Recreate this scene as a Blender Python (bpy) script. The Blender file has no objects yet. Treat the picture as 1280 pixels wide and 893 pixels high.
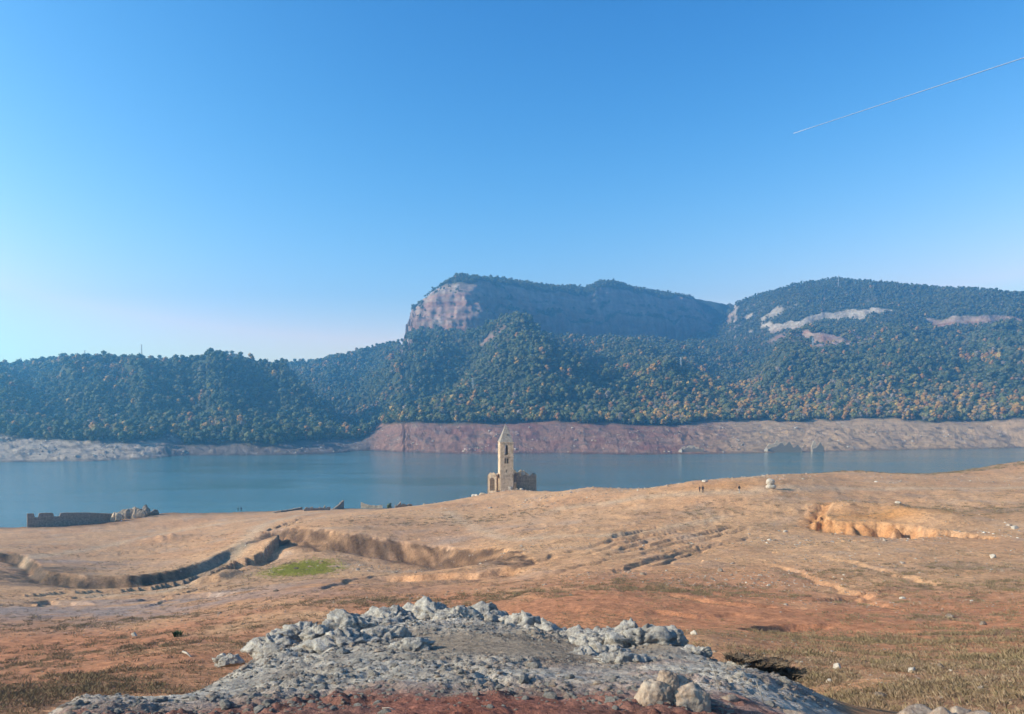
import bpy, bmesh, math, random
import numpy as np
from mathutils import Vector, Matrix, noise as mnoise

random.seed(7)
rng = np.random.default_rng(7)
C = bpy.context.scene.collection
PI = math.pi

# ------------------------------------------------------------------ camera, sky, sun, exposure
EYE = 40.0            # camera height over the reservoir surface
FP = 995.0            # focal length in pixels of the 1280 px wide photograph
HOR = 520.0           # row of the horizon
cam_d = bpy.data.cameras.new('camera')
cam = bpy.data.objects.new('camera', cam_d); C.objects.link(cam)
cam.location = (0, 0, EYE); cam.rotation_euler = (math.radians(90), 0, 0)
cam_d.sensor_width = 36; cam_d.lens = 36 * FP / 1280
cam_d.shift_y = (HOR - 446.5) / 1280
cam_d.clip_start = 0.1; cam_d.clip_end = 120000
bpy.context.scene.camera = cam

SUN_EL = math.radians(25); SUN_AZ = math.radians(77)     # azimuth: degrees to the left of straight behind the camera
sun_vec = Vector((-math.sin(SUN_AZ) * math.cos(SUN_EL), -math.cos(SUN_AZ) * math.cos(SUN_EL), math.sin(SUN_EL)))
w = bpy.data.worlds.new('World'); bpy.context.scene.world = w; w.use_nodes = True
nt = w.node_tree; nt.nodes.clear()
sky = nt.nodes.new('ShaderNodeTexSky'); sky.sky_type = 'NISHITA'; sky.sun_disc = False
sky.sun_elevation = SUN_EL; sky.sun_rotation = math.atan2(sun_vec.x, sun_vec.y)
sky.air_density = 1.0; sky.dust_density = 1.5; sky.ozone_density = 3.0; sky.altitude = 400
bg = nt.nodes.new('ShaderNodeBackground'); bg.inputs['Strength'].default_value = 0.088
out = nt.nodes.new('ShaderNodeOutputWorld')
sp = nt.nodes.new('ShaderNodeSeparateColor'); cb = nt.nodes.new('ShaderNodeCombineColor'); nt.links.new(sky.outputs[0], sp.inputs[0])
SKY_POW = (3.15, 1.85, 1.3); SKY_MUL = (.38, .625, .97)      # deeper blue overhead, as the photograph's film response has it
for k in range(3):
    c_ = nt.nodes.new('ShaderNodeMath'); c_.operation = 'MINIMUM'; c_.inputs[1].default_value = (2.62, 4.8, 6.2)[k]; nt.links.new(sp.outputs[k], c_.inputs[0])
    p_ = nt.nodes.new('ShaderNodeMath'); p_.operation = 'POWER'; p_.inputs[1].default_value = SKY_POW[k]; nt.links.new(c_.outputs[0], p_.inputs[0])
    q_ = nt.nodes.new('ShaderNodeMath'); q_.operation = 'MULTIPLY'; q_.inputs[1].default_value = SKY_MUL[k]; nt.links.new(p_.outputs[0], q_.inputs[0]); nt.links.new(q_.outputs[0], cb.inputs[k])
nt.links.new(cb.outputs[0], bg.inputs[0]); nt.links.new(bg.outputs[0], out.inputs[0])
sl = bpy.data.lights.new('sun', 'SUN'); sl.energy = 5.0; sl.angle = math.radians(0.5); sl.color = (1.0, 0.905, 0.72)
so = bpy.data.objects.new('sun', sl); C.objects.link(so)
so.rotation_euler = sun_vec.to_track_quat('Z', 'Y').to_euler(); so.location = (-200, -100, 400)
vs = bpy.context.scene.view_settings
vs.view_transform = 'Standard'; vs.look = 'None'; vs.exposure = 0.98; vs.gamma = 1.0; vs.use_curve_mapping = False
HAZE_D = 0.00032

cy = bpy.context.scene.cycles
cy.volume_bounces = 1; cy.max_bounces = 5; cy.transparent_max_bounces = 8

# ------------------------------------------------------------------ numeric helpers
def hsh(ix, iy, seed):
    h = (ix.astype(np.int64) * 374761393 + iy.astype(np.int64) * 668265263 + seed * 974634777) & 0xffffffff
    h = ((h ^ (h >> 13)) * 1274126177) & 0xffffffff
    return ((h ^ (h >> 16)) & 0xffffff) / float(0xffffff)
def gn(x, y, seed=0):                      # gradient noise, about -1..1
    ix = np.floor(x); iy = np.floor(y); fx = x - ix; fy = y - iy
    u = fx * fx * fx * (fx * (fx * 6 - 15) + 10); v = fy * fy * fy * (fy * (fy * 6 - 15) + 10)
    def g(a, b, dx, dy):
        t = hsh(a, b, seed) * 2 * PI
        return np.cos(t) * dx + np.sin(t) * dy
    n00 = g(ix, iy, fx, fy); n10 = g(ix + 1, iy, fx - 1, fy)
    n01 = g(ix, iy + 1, fx, fy - 1); n11 = g(ix + 1, iy + 1, fx - 1, fy - 1)
    return 1.5 * ((n00 * (1 - u) + n10 * u) * (1 - v) + (n01 * (1 - u) + n11 * u) * v)
def fbm(x, y, sc, oct=4, seed=0, gain=0.5):
    s = 0; a = 1.0; n = 0
    for k in range(oct):
        s = s + a * gn(x / sc + 17.3 * k, y / sc - 9.1 * k, seed + k); n += a; a *= gain; sc *= 0.5
    return s / n
def rid(x, y, sc, oct=3, seed=0, gain=0.5):  # ridged, 0..1
    s = 0; a = 1.0; n = 0
    for k in range(oct):
        s = s + a * (1 - np.abs(gn(x / sc + 5.3 * k, y / sc - 3.1 * k, seed + k))) ** 2; n += a; a *= gain; sc *= 0.5
    return s / n
def worley(x, y, sc, seed=0):
    x = x / sc; y = y / sc
    ix = np.floor(x); iy = np.floor(y); best = np.full(x.shape, 9.0)
    for a in (-1, 0, 1):
        for b in (-1, 0, 1):
            cx = ix + a; cyy = iy + b
            d = (cx + hsh(cx, cyy, seed) - x) ** 2 + (cyy + hsh(cx, cyy, seed + 5) - y) ** 2
            best = np.minimum(best, d)
    return np.sqrt(best)
def ss(a, b, t):
    t = np.clip((t - a) / (b - a), 0, 1); return t * t * (3 - 2 * t)

class RBF:                                  # thin plate surface through control points, in (bearing, log distance)
    def __init__(s, pts, k=2.2, lam=1e-4):
        P = np.array(pts, float); s.k = k
        s.U = s.uv(P[:, 0], P[:, 1]); n = len(P)
        K = s.ker(((s.U[:, None] - s.U[None]) ** 2).sum(-1)) + lam * np.eye(n)
        A = np.zeros((n + 3, n + 3)); A[:n, :n] = K; A[:n, n] = 1; A[:n, n + 1:] = s.U; A[n:, :n] = A[:n, n:].T
        s.w = np.linalg.solve(A, np.r_[P[:, 2], 0, 0, 0])
    def uv(s, x, y):
        th = np.arctan2(x, y); th = np.clip(th, -0.95, 0.95)
        return np.stack([th * s.k, np.log(np.maximum(np.hypot(x, y), 0.3))], -1)
    def ker(s, d2): return 0.5 * d2 * np.log(d2 + 1e-12)
    def __call__(s, x, y):
        x = np.asarray(x, float); sh = x.shape; U = s.uv(x.ravel(), np.asarray(y, float).ravel())
        o = np.empty(len(U)); n = len(s.U)
        for i in range(0, len(U), 20000):
            u = U[i:i + 20000]
            d2 = (u[:, :1] - s.U[None, :, 0]) ** 2 + (u[:, 1:] - s.U[None, :, 1]) ** 2
            o[i:i + 20000] = s.ker(d2) @ s.w[:n] + s.w[n] + u @ s.w[n + 1:]
        return o.reshape(sh)

def at(px, py, Y): return ((px - 640) / FP * Y, Y, EYE - (py - HOR) / FP * Y)
def hit(f, px, py, y0, y1, n=900):          # first point of surface f on the sight line through a pixel
    Y = np.linspace(y0, y1, n); x = (px - 640) / FP * Y; zr = EYE - (py - HOR) / FP * Y
    d = f(x, Y) - zr; i = int(np.argmax(d > 0)) if (d > 0).any() else int(np.argmax(d))
    return x[i], Y[i]

def polydist(x, y, pts, maxd):               # distance to polyline, side sign (+ = left of its direction), parameter 0..1
    P = np.array([p[:2] for p in pts], float)
    best = np.full(x.shape, 1e9); side = np.zeros(x.shape); par = np.zeros(x.shape)
    L = np.r_[0, np.cumsum(np.hypot(*(P[1:] - P[:-1]).T))]
    m = (x > P[:, 0].min() - maxd) & (x < P[:, 0].max() + maxd) & (y > P[:, 1].min() - maxd) & (y < P[:, 1].max() + maxd)
    if not m.any(): return best, side, par
    xm = x[m]; ym = y[m]; b = np.full(xm.shape, 1e9); sd = np.zeros(xm.shape); pr = np.zeros(xm.shape)
    for i in range(len(P) - 1):
        d = P[i + 1] - P[i]; l2 = (d ** 2).sum(); l = math.sqrt(l2)
        t0 = ((xm - P[i, 0]) * d[0] + (ym - P[i, 1]) * d[1]) / l2; t = np.clip(t0, 0, 1)
        dx = xm - P[i, 0] - t * d[0]; dy = ym - P[i, 1] - t * d[1]; dd = np.hypot(dx, dy)
        s_ = (d[0] * dy - d[1] * dx)
        n = dd < b - 1e-9; b = np.where(n, dd, b); sd = np.where(n, np.sign(s_), sd); pr = np.where(n, (L[i] + t * l) / L[-1], pr)
    best[m] = b; side[m] = sd; par[m] = pr
    return best, side, par
def bank(x, y, pts, h, wd, L, wob=0, ws=5, seed=3, endf=0.12):   # ground drops on the right-hand side of the polyline
    xs = x + (gn(x / ws, y / ws, seed) * wob if wob else 0); ys = y + (gn(x / ws + 31, y / ws, seed) * wob if wob else 0)
    d, s, p = polydist(xs, ys, pts, L * 3 + wd)
    e = np.clip(p / endf, 0, 1) * np.clip((1 - p) / endf, 0, 1)
    t = np.where(s < 0, d, 0)
    return -h * ss(0, wd, t) * np.exp(-np.maximum(t - wd, 0) / L) * e * e * (3 - 2 * e)
def ridge(x, y, pts, h, wd, wob=0, ws=40, seed=9, endf=0.15):    # positive = ridge, negative = gully
    xs = x + (gn(x / ws, y / ws, seed) * wob if wob else 0); ys = y + (gn(x / ws + 31, y / ws, seed) * wob if wob else 0)
    d, s, p = polydist(xs, ys, pts, wd * 3)
    e = np.clip(p / endf, 0, 1) * np.clip((1 - p) / endf, 0, 1)
    return h * np.exp(-(d / wd) ** 2) * e
def poly_sd(x, y, P):                        # signed distance, + inside
    P = np.array(P, float); Q = np.vstack([P, P[:1]])
    d, _, _ = polydist(x, y, Q, 1e9)
    ins = np.zeros(x.shape, bool)
    for i in range(len(P)):
        a, b = Q[i], Q[i + 1]
        c = (a[1] > y) != (b[1] > y)
        xi = a[0] + (y - a[1]) * (b[0] - a[0]) / ((b[1] - a[1]) or 1e-9)
        ins ^= c & (x < xi)
    return np.where(ins, d, -d)

# ------------------------------------------------------------------ materials
def newmat(name):
    m = bpy.data.materials.new(name); m.use_nodes = True; n = m.node_tree; n.nodes.clear()
    o = n.nodes.new('ShaderNodeOutputMaterial'); b = n.nodes.new('ShaderNodeBsdfPrincipled')
    b.inputs['Roughness'].default_value = 0.95; b.inputs['Specular IOR Level'].default_value = 0.088
    n.links.new(b.outputs[0], o.inputs[0])
    return m, n, b
def N(n, t, **k):
    o = n.nodes.new(t)
    for a, v in k.items():
        if a.startswith('i_'): o.inputs[a[2:].replace('_', ' ')].default_value = v
        else: setattr(o, a, v)
    return o
def noise_fac(n, scale, detail=6, rough=0.6, vec=None, dist=0.0):
    t = N(n, 'ShaderNodeTexNoise'); t.inputs['Scale'].default_value = scale; t.inputs['Detail'].default_value = detail
    t.inputs['Roughness'].default_value = rough; t.inputs['Distortion'].default_value = dist
    if vec is not None: n.links.new(vec, t.inputs['Vector'])
    return t.outputs['Fac']
def ramp(n, fac, stops, interp='LINEAR'):
    r = N(n, 'ShaderNodeValToRGB'); r.color_ramp.interpolation = interp
    e = r.color_ramp.elements
    while len(e) < len(stops): e.new(0.5)
    for k, (p, c) in enumerate(stops):
        e[k].position = p; e[k].color = (*c, 1) if len(c) == 3 else c
    n.links.new(fac, r.inputs[0]); return r.outputs[0]
def mix(n, a, b, fac, mode='MIX'):
    m = N(n, 'ShaderNodeMix', data_type='RGBA', blend_type=mode)
    for sock, v in ((m.inputs[6], a), (m.inputs[7], b)):
        if isinstance(v, tuple): sock.default_value = (*v, 1)
        else: n.links.new(v, sock)
    if isinstance(fac, (int, float)): m.inputs[0].default_value = fac
    else: n.links.new(fac, m.inputs[0])
    return m.outputs[2]
def bump(n, b, h, strength, dist):
    u = N(n, 'ShaderNodeBump'); u.inputs['Strength'].default_value = strength; u.inputs['Distance'].default_value = dist
    n.links.new(h, u.inputs['Height']); n.links.new(u.outputs[0], b.inputs['Normal'])

def mesh_obj(name, V, F, mats, parent=None, smooth=True, cols=None):
    me = bpy.data.meshes.new(name); V = np.asarray(V, np.float32); F = np.asarray(F, np.int32)
    me.vertices.add(len(V)); me.vertices.foreach_set('co', V.ravel())
    k = F.shape[1]; me.loops.add(F.size); me.loops.foreach_set('vertex_index', F.ravel())
    me.polygons.add(len(F)); me.polygons.foreach_set('loop_start', np.arange(0, F.size, k, dtype=np.int32))
    me.update(calc_edges=True)
    me.polygons.foreach_set('use_smooth', np.full(len(F), bool(smooth)))
    for nm, a in (cols or {}).items():
        if a.ndim == 1:
            at_ = me.attributes.new(nm, 'FLOAT', 'POINT'); at_.data.foreach_set('value', a.astype(np.float32))
        else:
            at_ = me.color_attributes.new(nm, 'FLOAT_COLOR', 'POINT')
            at_.data.foreach_set('color', np.c_[a, np.ones(len(a))].astype(np.float32).ravel())
    for m in (mats if isinstance(mats, (list, tuple)) else [mats]): me.materials.append(m)
    o = bpy.data.objects.new(name, me); C.objects.link(o)
    if parent: o.parent = parent
    return o
def grid_faces(nr, nc, wrap=False):
    i = np.arange(nr - 1)[:, None]; j = np.arange(nc if wrap else nc - 1)[None]; j2 = (j + 1) % nc
    a = i * nc + j; b = i * nc + j2; c = (i + 1) * nc + j2; d = (i + 1) * nc + j
    return np.stack([a, b, c, d], -1).reshape(-1, 4)
def tag(o, label=None, cat=None, group=None, kind=None):
    for k, v in (('label', label), ('category', cat), ('group', group), ('kind', kind)):
        if v: o[k] = v
    return o

# ------------------------------------------------------------------ near land: control points (px, py, distance)
near_pts = {
 -450: [(893,22),(840,40),(780,72),(740,105),(715,130),(690,165),(670,220),(660,284)],
 0: [(893,26),(840,45),(780,80),(740,115),(715,140),(690,175),(672,232),(661,282)],
 200: [(828,40),(790,65),(760,95),(730,130),(712,155),(690,195),(662,268),(643,323)],
 400: [(740,85),(722,115),(705,145),(672,165),(657,190),(646,250),(637,338)],
 520: [(735,90),(712,125),(694,150),(672,170),(650,205),(634,290)],
 640: [(740,75),(712,110),(690,130),(660,170),(630,235),(613,279)],
 740: [(745,65),(715,95),(690,120),(655,160),(625,205),(609,238)],
 860: [(790,36),(760,60),(730,85),(700,110),(660,145),(630,175),(608,197),(602,212)],
 960: [(805,34),(760,62),(730,85),(700,108),(660,142),(625,172),(606,190),(595,240)],
 1060: [(889,13),(850,22),(800,40),(750,70),(700,105),(660,140),(620,185),(600,225),(590,256)],
 1280: [(893,13),(850,20),(800,38),(750,65),(700,100),(660,135),(620,180),(600,230),(578,292)],
 1780: [(893,12),(850,20),(800,35),(750,60),(700,95),(660,130),(620,175),(600,225),(575,292)],
}
knoll = [(640,[(893,7.0),(862,8.2),(826,10.5),(802,13),(790,15.2),(785,17.0)]), (520,[(893,7.0),(862,8.3),(826,10.6),(800,13.4),(784,16)]),
 (400,[(893,7.2),(862,8.7),(834,10.5),(812,12.7),(803,14.2)]), (320,[(893,7.4),(865,8.9),(840,10.8),(826,12.2)]), (200,[(893,8),(868,9.4)]), (60,[(893,9)]), (750,[(893,7),(853,8.9),(826,11.2),(808,14),(805,15.4)]),
 (860,[(893,7),(853,9),(828,11.3),(815,13.2)]), (970,[(893,8),(860,9.7),(845,11)]), (1040,[(893,9.3)])]
P = []
for px, l in near_pts.items():
    for py, Y in l: P.append(at(px, py, Y))
    py, Y = l[-1]; x, y, z = at(px, py, Y); k = (px - 640) / FP
    if z < 3:
        for dy, zz in ((45, -5), (130, -12)): P.append((k * (Y + dy), Y + dy, zz))
    else:
        for dy, zz in ((35, z - 5 - z * .12), (75, z * .35 - 3), (120, -7), (200, -14)): P.append((k * (Y + dy), Y + dy, zz))
for px, l in knoll:
    for py, Y in l: P.append(at(px, py, Y))
for px, Y, z in ((640, 22, 33.6), (640, 32, 29.5), (640, 48, 26.5), (520, 21, 33.6), (520, 32, 29.5), (520, 50, 25.2), (400, 17, 34.0), (400, 26, 30.6), (400, 48, 25.6),
                 (750, 20, 33.7), (750, 30, 30.4), (750, 45, 27.2), (860, 18, 33.6), (860, 25, 31.6), (970, 15, 34.1), (200, 13, 34.6), (200, 22, 30.8), (60, 13, 33.8),
                 (0, 9, 35.8), (-100, 9, 35.0), (-450, 8, 35.5), (1130, 8.8, 36.3), (1280, 8, 36.6), (1780, 8, 36.6)):
    P.append(((px - 640) / FP * Y, Y, z))
for th in (-0.9, -0.45, 0, 0.45, 0.9):
    for r, z in ((0.6, 38.35), (3.2, 38.1), (4.6, 37.85)):
        P.append((math.sin(th) * r, math.cos(th) * r, z))
base_near = RBF(P)
H = lambda px, py, y0=20, y1=340: hit(base_near, px, py, y0, y1)
def line(pts, y0=20, y1=340): return [H(px, py, y0, y1) for px, py in pts]

B_main = line([(312, 676), (330, 664), (360, 660), (420, 663), (480, 670), (550, 679), (620, 683), (650, 687), (664, 694)], 120, 200)
B_left = line([(-160, 700), (-60, 690), (20, 690), (45, 702), (62, 716), (110, 721), (160, 720), (215, 713), (250, 703), (275, 690), (300, 680)], 100, 240)
B_orange = line([(1042, 634), (1032, 641), (1034, 648), (1046, 652), (1075, 654), (1110, 656), (1150, 660), (1190, 665), (1230, 671)], 90, 190)
B_or2 = line([(1035, 640), (1065, 636), (1110, 640), (1160, 650), (1200, 658)], 90, 190)
B_small = [(line([(470, 718), (540, 716), (600, 712), (655, 704)], 90, 180), 0.9, 0.8, 8), (line([(905, 783), (940, 779), (985, 777), (1040, 776)], 30, 80), 0.42, 0.35, 3.5),
           (line([(0, 748), (60, 742), (95, 745), (125, 752)], 60, 140), 0.7, 1.0, 8), (line([(140, 750), (190, 741), (260, 737), (300, 740)], 60, 140), 0.6, 0.9, 8),
           (line([(200, 738), (225, 731), (262, 732)], 60, 150), 0.7, 0.8, 6), (line([(1030, 745), (1060, 743), (1100, 752)], 50, 100), 0.3, 0.5, 4),
           (line([(820, 762), (880, 768), (905, 765)], 45, 90), 0.25, 0.5, 3), (line([(0, 752), (40, 750)], 60, 120), 0.4, 0.5, 5)]
_gr = np.random.default_rng(5); B_gul = []
for k in range(30):
    t0 = _gr.uniform(0, .45); t1 = min(1, t0 + _gr.uniform(.2, .5)); dy = _gr.uniform(-24, 38) * 1.0; dx = _gr.uniform(-15, 15)
    B_gul.append((line([(720 + 250 * t + dx, 702 - 62 * t ** .85 + dy * (.35 + .65 * (1 - t)) + 3 * math.sin(7 * t + k)) for t in np.linspace(t0, t1, 6)], 90, 195), _gr.uniform(.3, .75)))
for l, h_ in (([(450, 738), (560, 722), (640, 706), (700, 688), (780, 668), (900, 648), (1000, 634)], .4), ([(520, 742), (640, 722), (740, 700), (830, 682), (930, 668)], .35), ([(680, 672), (760, 655), (860, 642), (960, 630)], .35), ([(600, 752), (720, 742), (840, 745), (940, 757), (1060, 760)], .3),
             ([(380, 738), (430, 722), (470, 716), (520, 712)], .35), ([(940, 700), (990, 712), (1040, 730), (1100, 748), (1160, 770)], .4), ([(1000, 690), (1080, 706), (1150, 722), (1240, 745)], .3), ([(60, 700), (160, 690), (260, 672), (330, 655)], .3)):
    B_gul.append((line(l, 40, 260), h_))
B_road = line([(410, 652), (470, 645), (540, 636), (610, 622)], 150, 290)
B_ditch = line([(280, 700), (320, 690), (350, 672)], 100, 200)
B_mound = line([(255, 716), (275, 708), (290, 700)], 90, 200)
K_crest = [at(*p) for p in ((300, 822, 12.0), (350, 800, 13.0), (400, 793, 13.4), (455, 780, 14.5), (490, 762, 16), (560, 766, 16), (640, 780, 15), (700, 790, 14), (760, 797, 14), (850, 806, 13.2))]
knoll_poly = [(a, b) for a, b, _ in (at(-60, 893, 9), at(60, 890, 9.6), at(200, 866, 10.3), at(320, 822, 12.4), at(400, 790, 14.2), at(480, 757, 17.2), at(600, 762, 18), at(720, 785, 16.5), at(850, 800, 14.8), at(985, 838, 12.6), at(1055, 880, 10.2), at(1120, 893, 8), at(1000, 893, 5), at(300, 893, 5))]

def near_h(x, y):
    r = np.hypot(x, y); z = base_near(x, y)
    back = ss(0.95, 2.2, np.abs(np.arctan2(x, y))); z = z * (1 - back) + (38.3 - 0.02 * r) * back
    far = ss(18, 45, r)
    z = z + far * (fbm(x, y, 40, 3, 11) * 0.5 + fbm(x, y, 7, 4, 21) * 0.16 * ss(30, 90, r)) + (1 - far) * fbm(x, y, 4, 3, 31) * 0.12 * ss(2, 6, r)
    z = z + fbm(x, y, 3.2, 3, 42) * 0.14 * ss(24, 60, r) + fbm(x, y, 1.3, 3, 41) * 0.08 * ss(20, 40, r) * (1 - ss(110, 160, r))
    # banks and gullies
    wob = gn(x / 3.1, y / 9.0, 77) * 0.7
    z = z + bank(x + wob, y, B_main, 2.9, 4.6, 26, 1.6, 5, endf=.2)
    z = z + bank(x, y, B_left, 1.9, 2.2, 24, .8, 9, endf=0.1)
    z = z + bank(x, y, B_orange, 1.9, 2.6, 30, 2.4, 2.6, 8, endf=0.3) + ridge(x, y, B_or2, 1.7, 5.5, 3, 8)
    for pts, h, wd, L in B_small: z = z + bank(x, y, pts, h, wd, L, 0.8, 3)
    g_ = np.zeros(x.shape)
    for k, (pts, h_) in enumerate(B_gul): g_ = np.minimum(g_, bank(x, y, pts, h_, 0.8, 1.6, .9, 4, 40 + k, endf=.3))
    z = z + g_
    z = z + ridge(x, y, B_road, -0.7, 1.6) + ridge(x, y, B_ditch, -1.0, 2.0, 1) + ridge(x, y, B_mound, 1.3, 3.0, 2, 4)
    gx, gy = H(208, 676, 150, 260); d = np.hypot((x - gx) / 7, (y - gy) / 6); z = z + 1.5 * np.exp(-d * d) * (1 + .4 * gn(x / 2, y / 2, 5))
    # flow-like furrows over the eroded slope
    cx, cy_ = H(860, 680, 90, 190); c, s = .66, .75
    u = (x - cx) * c + (y - cy_) * s; v = -(x - cx) * s + (y - cy_) * c
    m = np.exp(-(u / 36) ** 2 - (v / 16) ** 2)
    z = z - m * 0.16 * rid(u * .12, v + fbm(x, y, 30, 2, 56) * 3, 2.6, 3, 51)
    # gullies down the main bank face
    d, sd, p = polydist(x, y, B_main, 14); m = np.where(sd < 0, np.exp(-((d - 2.5) / 2.3) ** 2), 0)
    z = z - m * (0.55 * rid(x + .5 * y, y * .3, 3.4, 3, 61) + .35 * fbm(x, y, 1.6, 3, 62))
    d, sd, p = polydist(x, y, B_orange, 14); m = np.where(sd < 0, np.exp(-((d - 1.2) / 1.6) ** 2), 0)
    z = z - m * (1.3 * rid(x, y * .5, 1.9, 3, 63) + .8 * fbm(x, y, 1.4, 3, 64))
    # rough knoll of crusted rock
    kd = poly_sd(x, y, knoll_poly); km = ss(-0.2, 0.8, kd)
    d, sd, p = polydist(x, y, K_crest, 3)
    z = z + km * np.exp(-(d / 0.6) ** 2) * 0.08 * (0.6 + rid(x, y, 1.1, 2, 81))
    smooth_p = np.exp(-(((x - .2) / 2.6) ** 2 + ((y - 12.3) / 1.5) ** 2) ** 2)
    rg = km * (1 - .85 * smooth_p) * (0.35 + 0.65 * ss(-.25, .3, fbm(x, y, 1.6, 2, 91)))
    z = z + rg * ((0.5 - worley(x, y, 0.16, 3)) * 0.07 + (0.5 - worley(x, y, 0.42, 4)) * 0.09 + fbm(x, y, 0.7, 4, 95) * 0.10) + km * fbm(x, y, .12, 2, 99) * 0.012
    # shore roughness and stony crest
    z = z + ss(4, 1.5, np.abs(z - 1.5)) * far * fbm(x, y, 9, 3, 101) * 0.25
    z = z + .055 * far * ss(70, 110, r) * np.sin(2 * PI * z / .8 + 3 * fbm(x, y, 18, 2, 121)) * ss(-.2, .3, fbm(x, y, 45, 2, 122))
    # far right lumps
    e = np.exp(-((r - 205) / 22) ** 2) * ss(25, 60, x) ; z = z + e * fbm(x, y, 6, 3, 111) * 0.7
    return z

th_f = np.radians(np.arange(-39, 39.01, 0.084)); th_c = np.radians(np.linspace(42, 318, 40))
TH = np.r_[th_f, th_c]
rr = [0.25, 0.6, 1.2, 2, 2.8, 3.4]; r = 4.0
hk = lambda r: np.interp(r, [0, 6, 10, 14, 18, 26, 40, 100, 300], [1.7, 2.6, 3.4, 4.0, 4.6, 7.4, 11, 20, 28])
while r < 400: rr.append(r); r += 1.5 * r * r / (FP * hk(r)) * (1.3 if 18 < r < 34 else .62 if 95 < r < 195 else 1)
rr += [420, 450, 490, 540]
RR = np.array(rr)
X = np.sin(TH)[None] * RR[:, None]; Y = np.cos(TH)[None] * RR[:, None]
Z = near_h(X, Y)
print('near grid', X.shape)
# soil colour by place
def soil_cols(x, y, z):
    r = np.hypot(x, y); n = x.shape
    Yc = np.maximum(y, .1); px = 640 + FP * x / Yc
    tan = np.array([.54, .305, .165]); tan2 = np.array([.50, .265, .14]); red = np.array([.47, .195, .10]); grey = np.array([.30, .275, .25]); orange = np.array([.53, .24, .08])
    olive = np.array([.27, .18, .115]); green = np.array([.33, .29, .08]); crust = np.array([.45, .395, .34]); rdk = np.array([.23, .075, .05]); slate = np.array([.27, .22, .21])
    def L(c, t, m): m = m[..., None]; return c * (1 - m) + t * m
    c = np.ones(n + (3,)) * tan
    a = fbm(x, y, 30, 4, 201); b = fbm(x, y, 9, 4, 211); cc = fbm(x, y, 2.5, 4, 221)
    c = L(c, tan2, ss(-.3, .5, a)); c = L(c, grey, .35 * ss(0, .6, b)); c = L(c, np.array([.30, .185, .115]), .6 * ss(.0, .5, fbm(x, y, 6, 4, 262)) * ss(-.4, .2, a)); c = L(c, np.array([.33, .17, .10]), .55 * ss(75, 45, r) * ss(-.2, .4, b - cc * .6))
    # reddish band round the knoll
    rm = np.exp(-((r - 62) / 34) ** 2) * ss(-.45, .25, a + .5 * b + .25)
    c = L(c, red, np.clip(rm * 1.0, 0, .9))
    xo, yo = H(1110, 648, 90, 190); c = L(c, orange, .85 * np.exp(-((x - xo) / 16) ** 2 - ((y - yo) / 7) ** 2) * ss(-.5, .2, b + .2))
    xo, yo = H(900, 608, 140, 215); c = L(c, orange, .45 * np.exp(-((x - xo) / 16) ** 2 - ((y - yo) / 8) ** 2))
    for px_, py_, sx, sy, f in ((60, 765, 30, 14, .8), (230, 745, 22, 9, .6), (50, 700, 30, 8, .5), (560, 668, 30, 15, .25)):
        xo, yo = H(px_, py_, 50, 240); c = L(c, slate, f * np.exp(-((x - xo) / sx) ** 2 - ((y - yo) / sy) ** 2) * ss(-.4, .3, b + cc * .5 + .1))
    for pts_, L_, f, cc_ in ((B_main, 6, 1.0, (.12, .070, .047)), (B_left, 3.5, 1.0, (.07, .05, .038)), (B_orange, 3.5, .5, (.40, .15, .045))):  # brown soil of main and left bank faces deepened with painted shade
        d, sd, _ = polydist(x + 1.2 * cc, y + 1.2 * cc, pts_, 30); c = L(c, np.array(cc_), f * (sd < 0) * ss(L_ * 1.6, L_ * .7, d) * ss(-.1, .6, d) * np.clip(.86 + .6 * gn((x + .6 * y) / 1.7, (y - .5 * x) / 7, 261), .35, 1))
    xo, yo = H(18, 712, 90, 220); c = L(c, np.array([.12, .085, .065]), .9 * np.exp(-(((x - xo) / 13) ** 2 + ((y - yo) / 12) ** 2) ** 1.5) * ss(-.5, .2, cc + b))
    # pale dust tracks
    for tr, wd, f in ((trk1, 2.6, .55), (trk2, 2.2, .5), (trk3, 2.2, .45), (trk4, 3.2, .5)):
        d, _, _ = polydist(x + b * 1.5, y + b, tr, 20); c = L(c, np.array([.52, .38, .26]), f * np.exp(-(d / wd) ** 2))
    gm = np.zeros(n)
    for px_, py_, sx, sy, f in grass_zones:
        xo, yo = zone_xy[(px_, py_)]; gm = np.maximum(gm, f * np.exp(-(((x - xo) / sx) ** 2 + ((y - yo) / sy) ** 2) ** 1.5))
    gm = gm * ss(-.35, .35, cc + .6 * b + .1)
    c = L(c, olive, np.clip(gm, 0, 1) * .75)
    xo, yo = green_xy; gg = np.exp(-(((x - xo - 2 * b) / 5) ** 2 + ((y - yo) / 6) ** 2) ** 1.3); c = L(c, olive * 1.1, .6 * np.exp(-(((x - xo + 7) / 16) ** 2 + ((y - yo) / 12) ** 2))); c = L(c, green, np.clip(gg * 1.3 * ss(-.6, .1, cc), 0, 1))
    kd = poly_sd(x, y, knoll_poly); km = ss(-.25, .35, kd + .3 * cc)
    k = np.ones(n + (3,)) * crust
    kn = fbm(x, y, 1.1, 4, 231)
    k = L(k, np.array([.33, .28, .24]), ss(-.1, .35, kn))
    smooth_p = np.exp(-(((x - .2) / 2.6) ** 2 + ((y - 12.6) / 2.) ** 2) ** 2); k = L(k, np.array([.30, .225, .165]), .92 * smooth_p)
    rm = np.exp(-((x + .2 + (y - 7) * .3) / 3.6) ** 2) * ss(9.2, 7.6, y + .9 * kn + .3 * np.abs(x)*0)
    rm = np.maximum(rm, .9 * ss(8.6, 7.4, y + 1.2 * kn))
    k = L(k, rdk, np.clip(rm, 0, 1) * .93)
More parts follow.
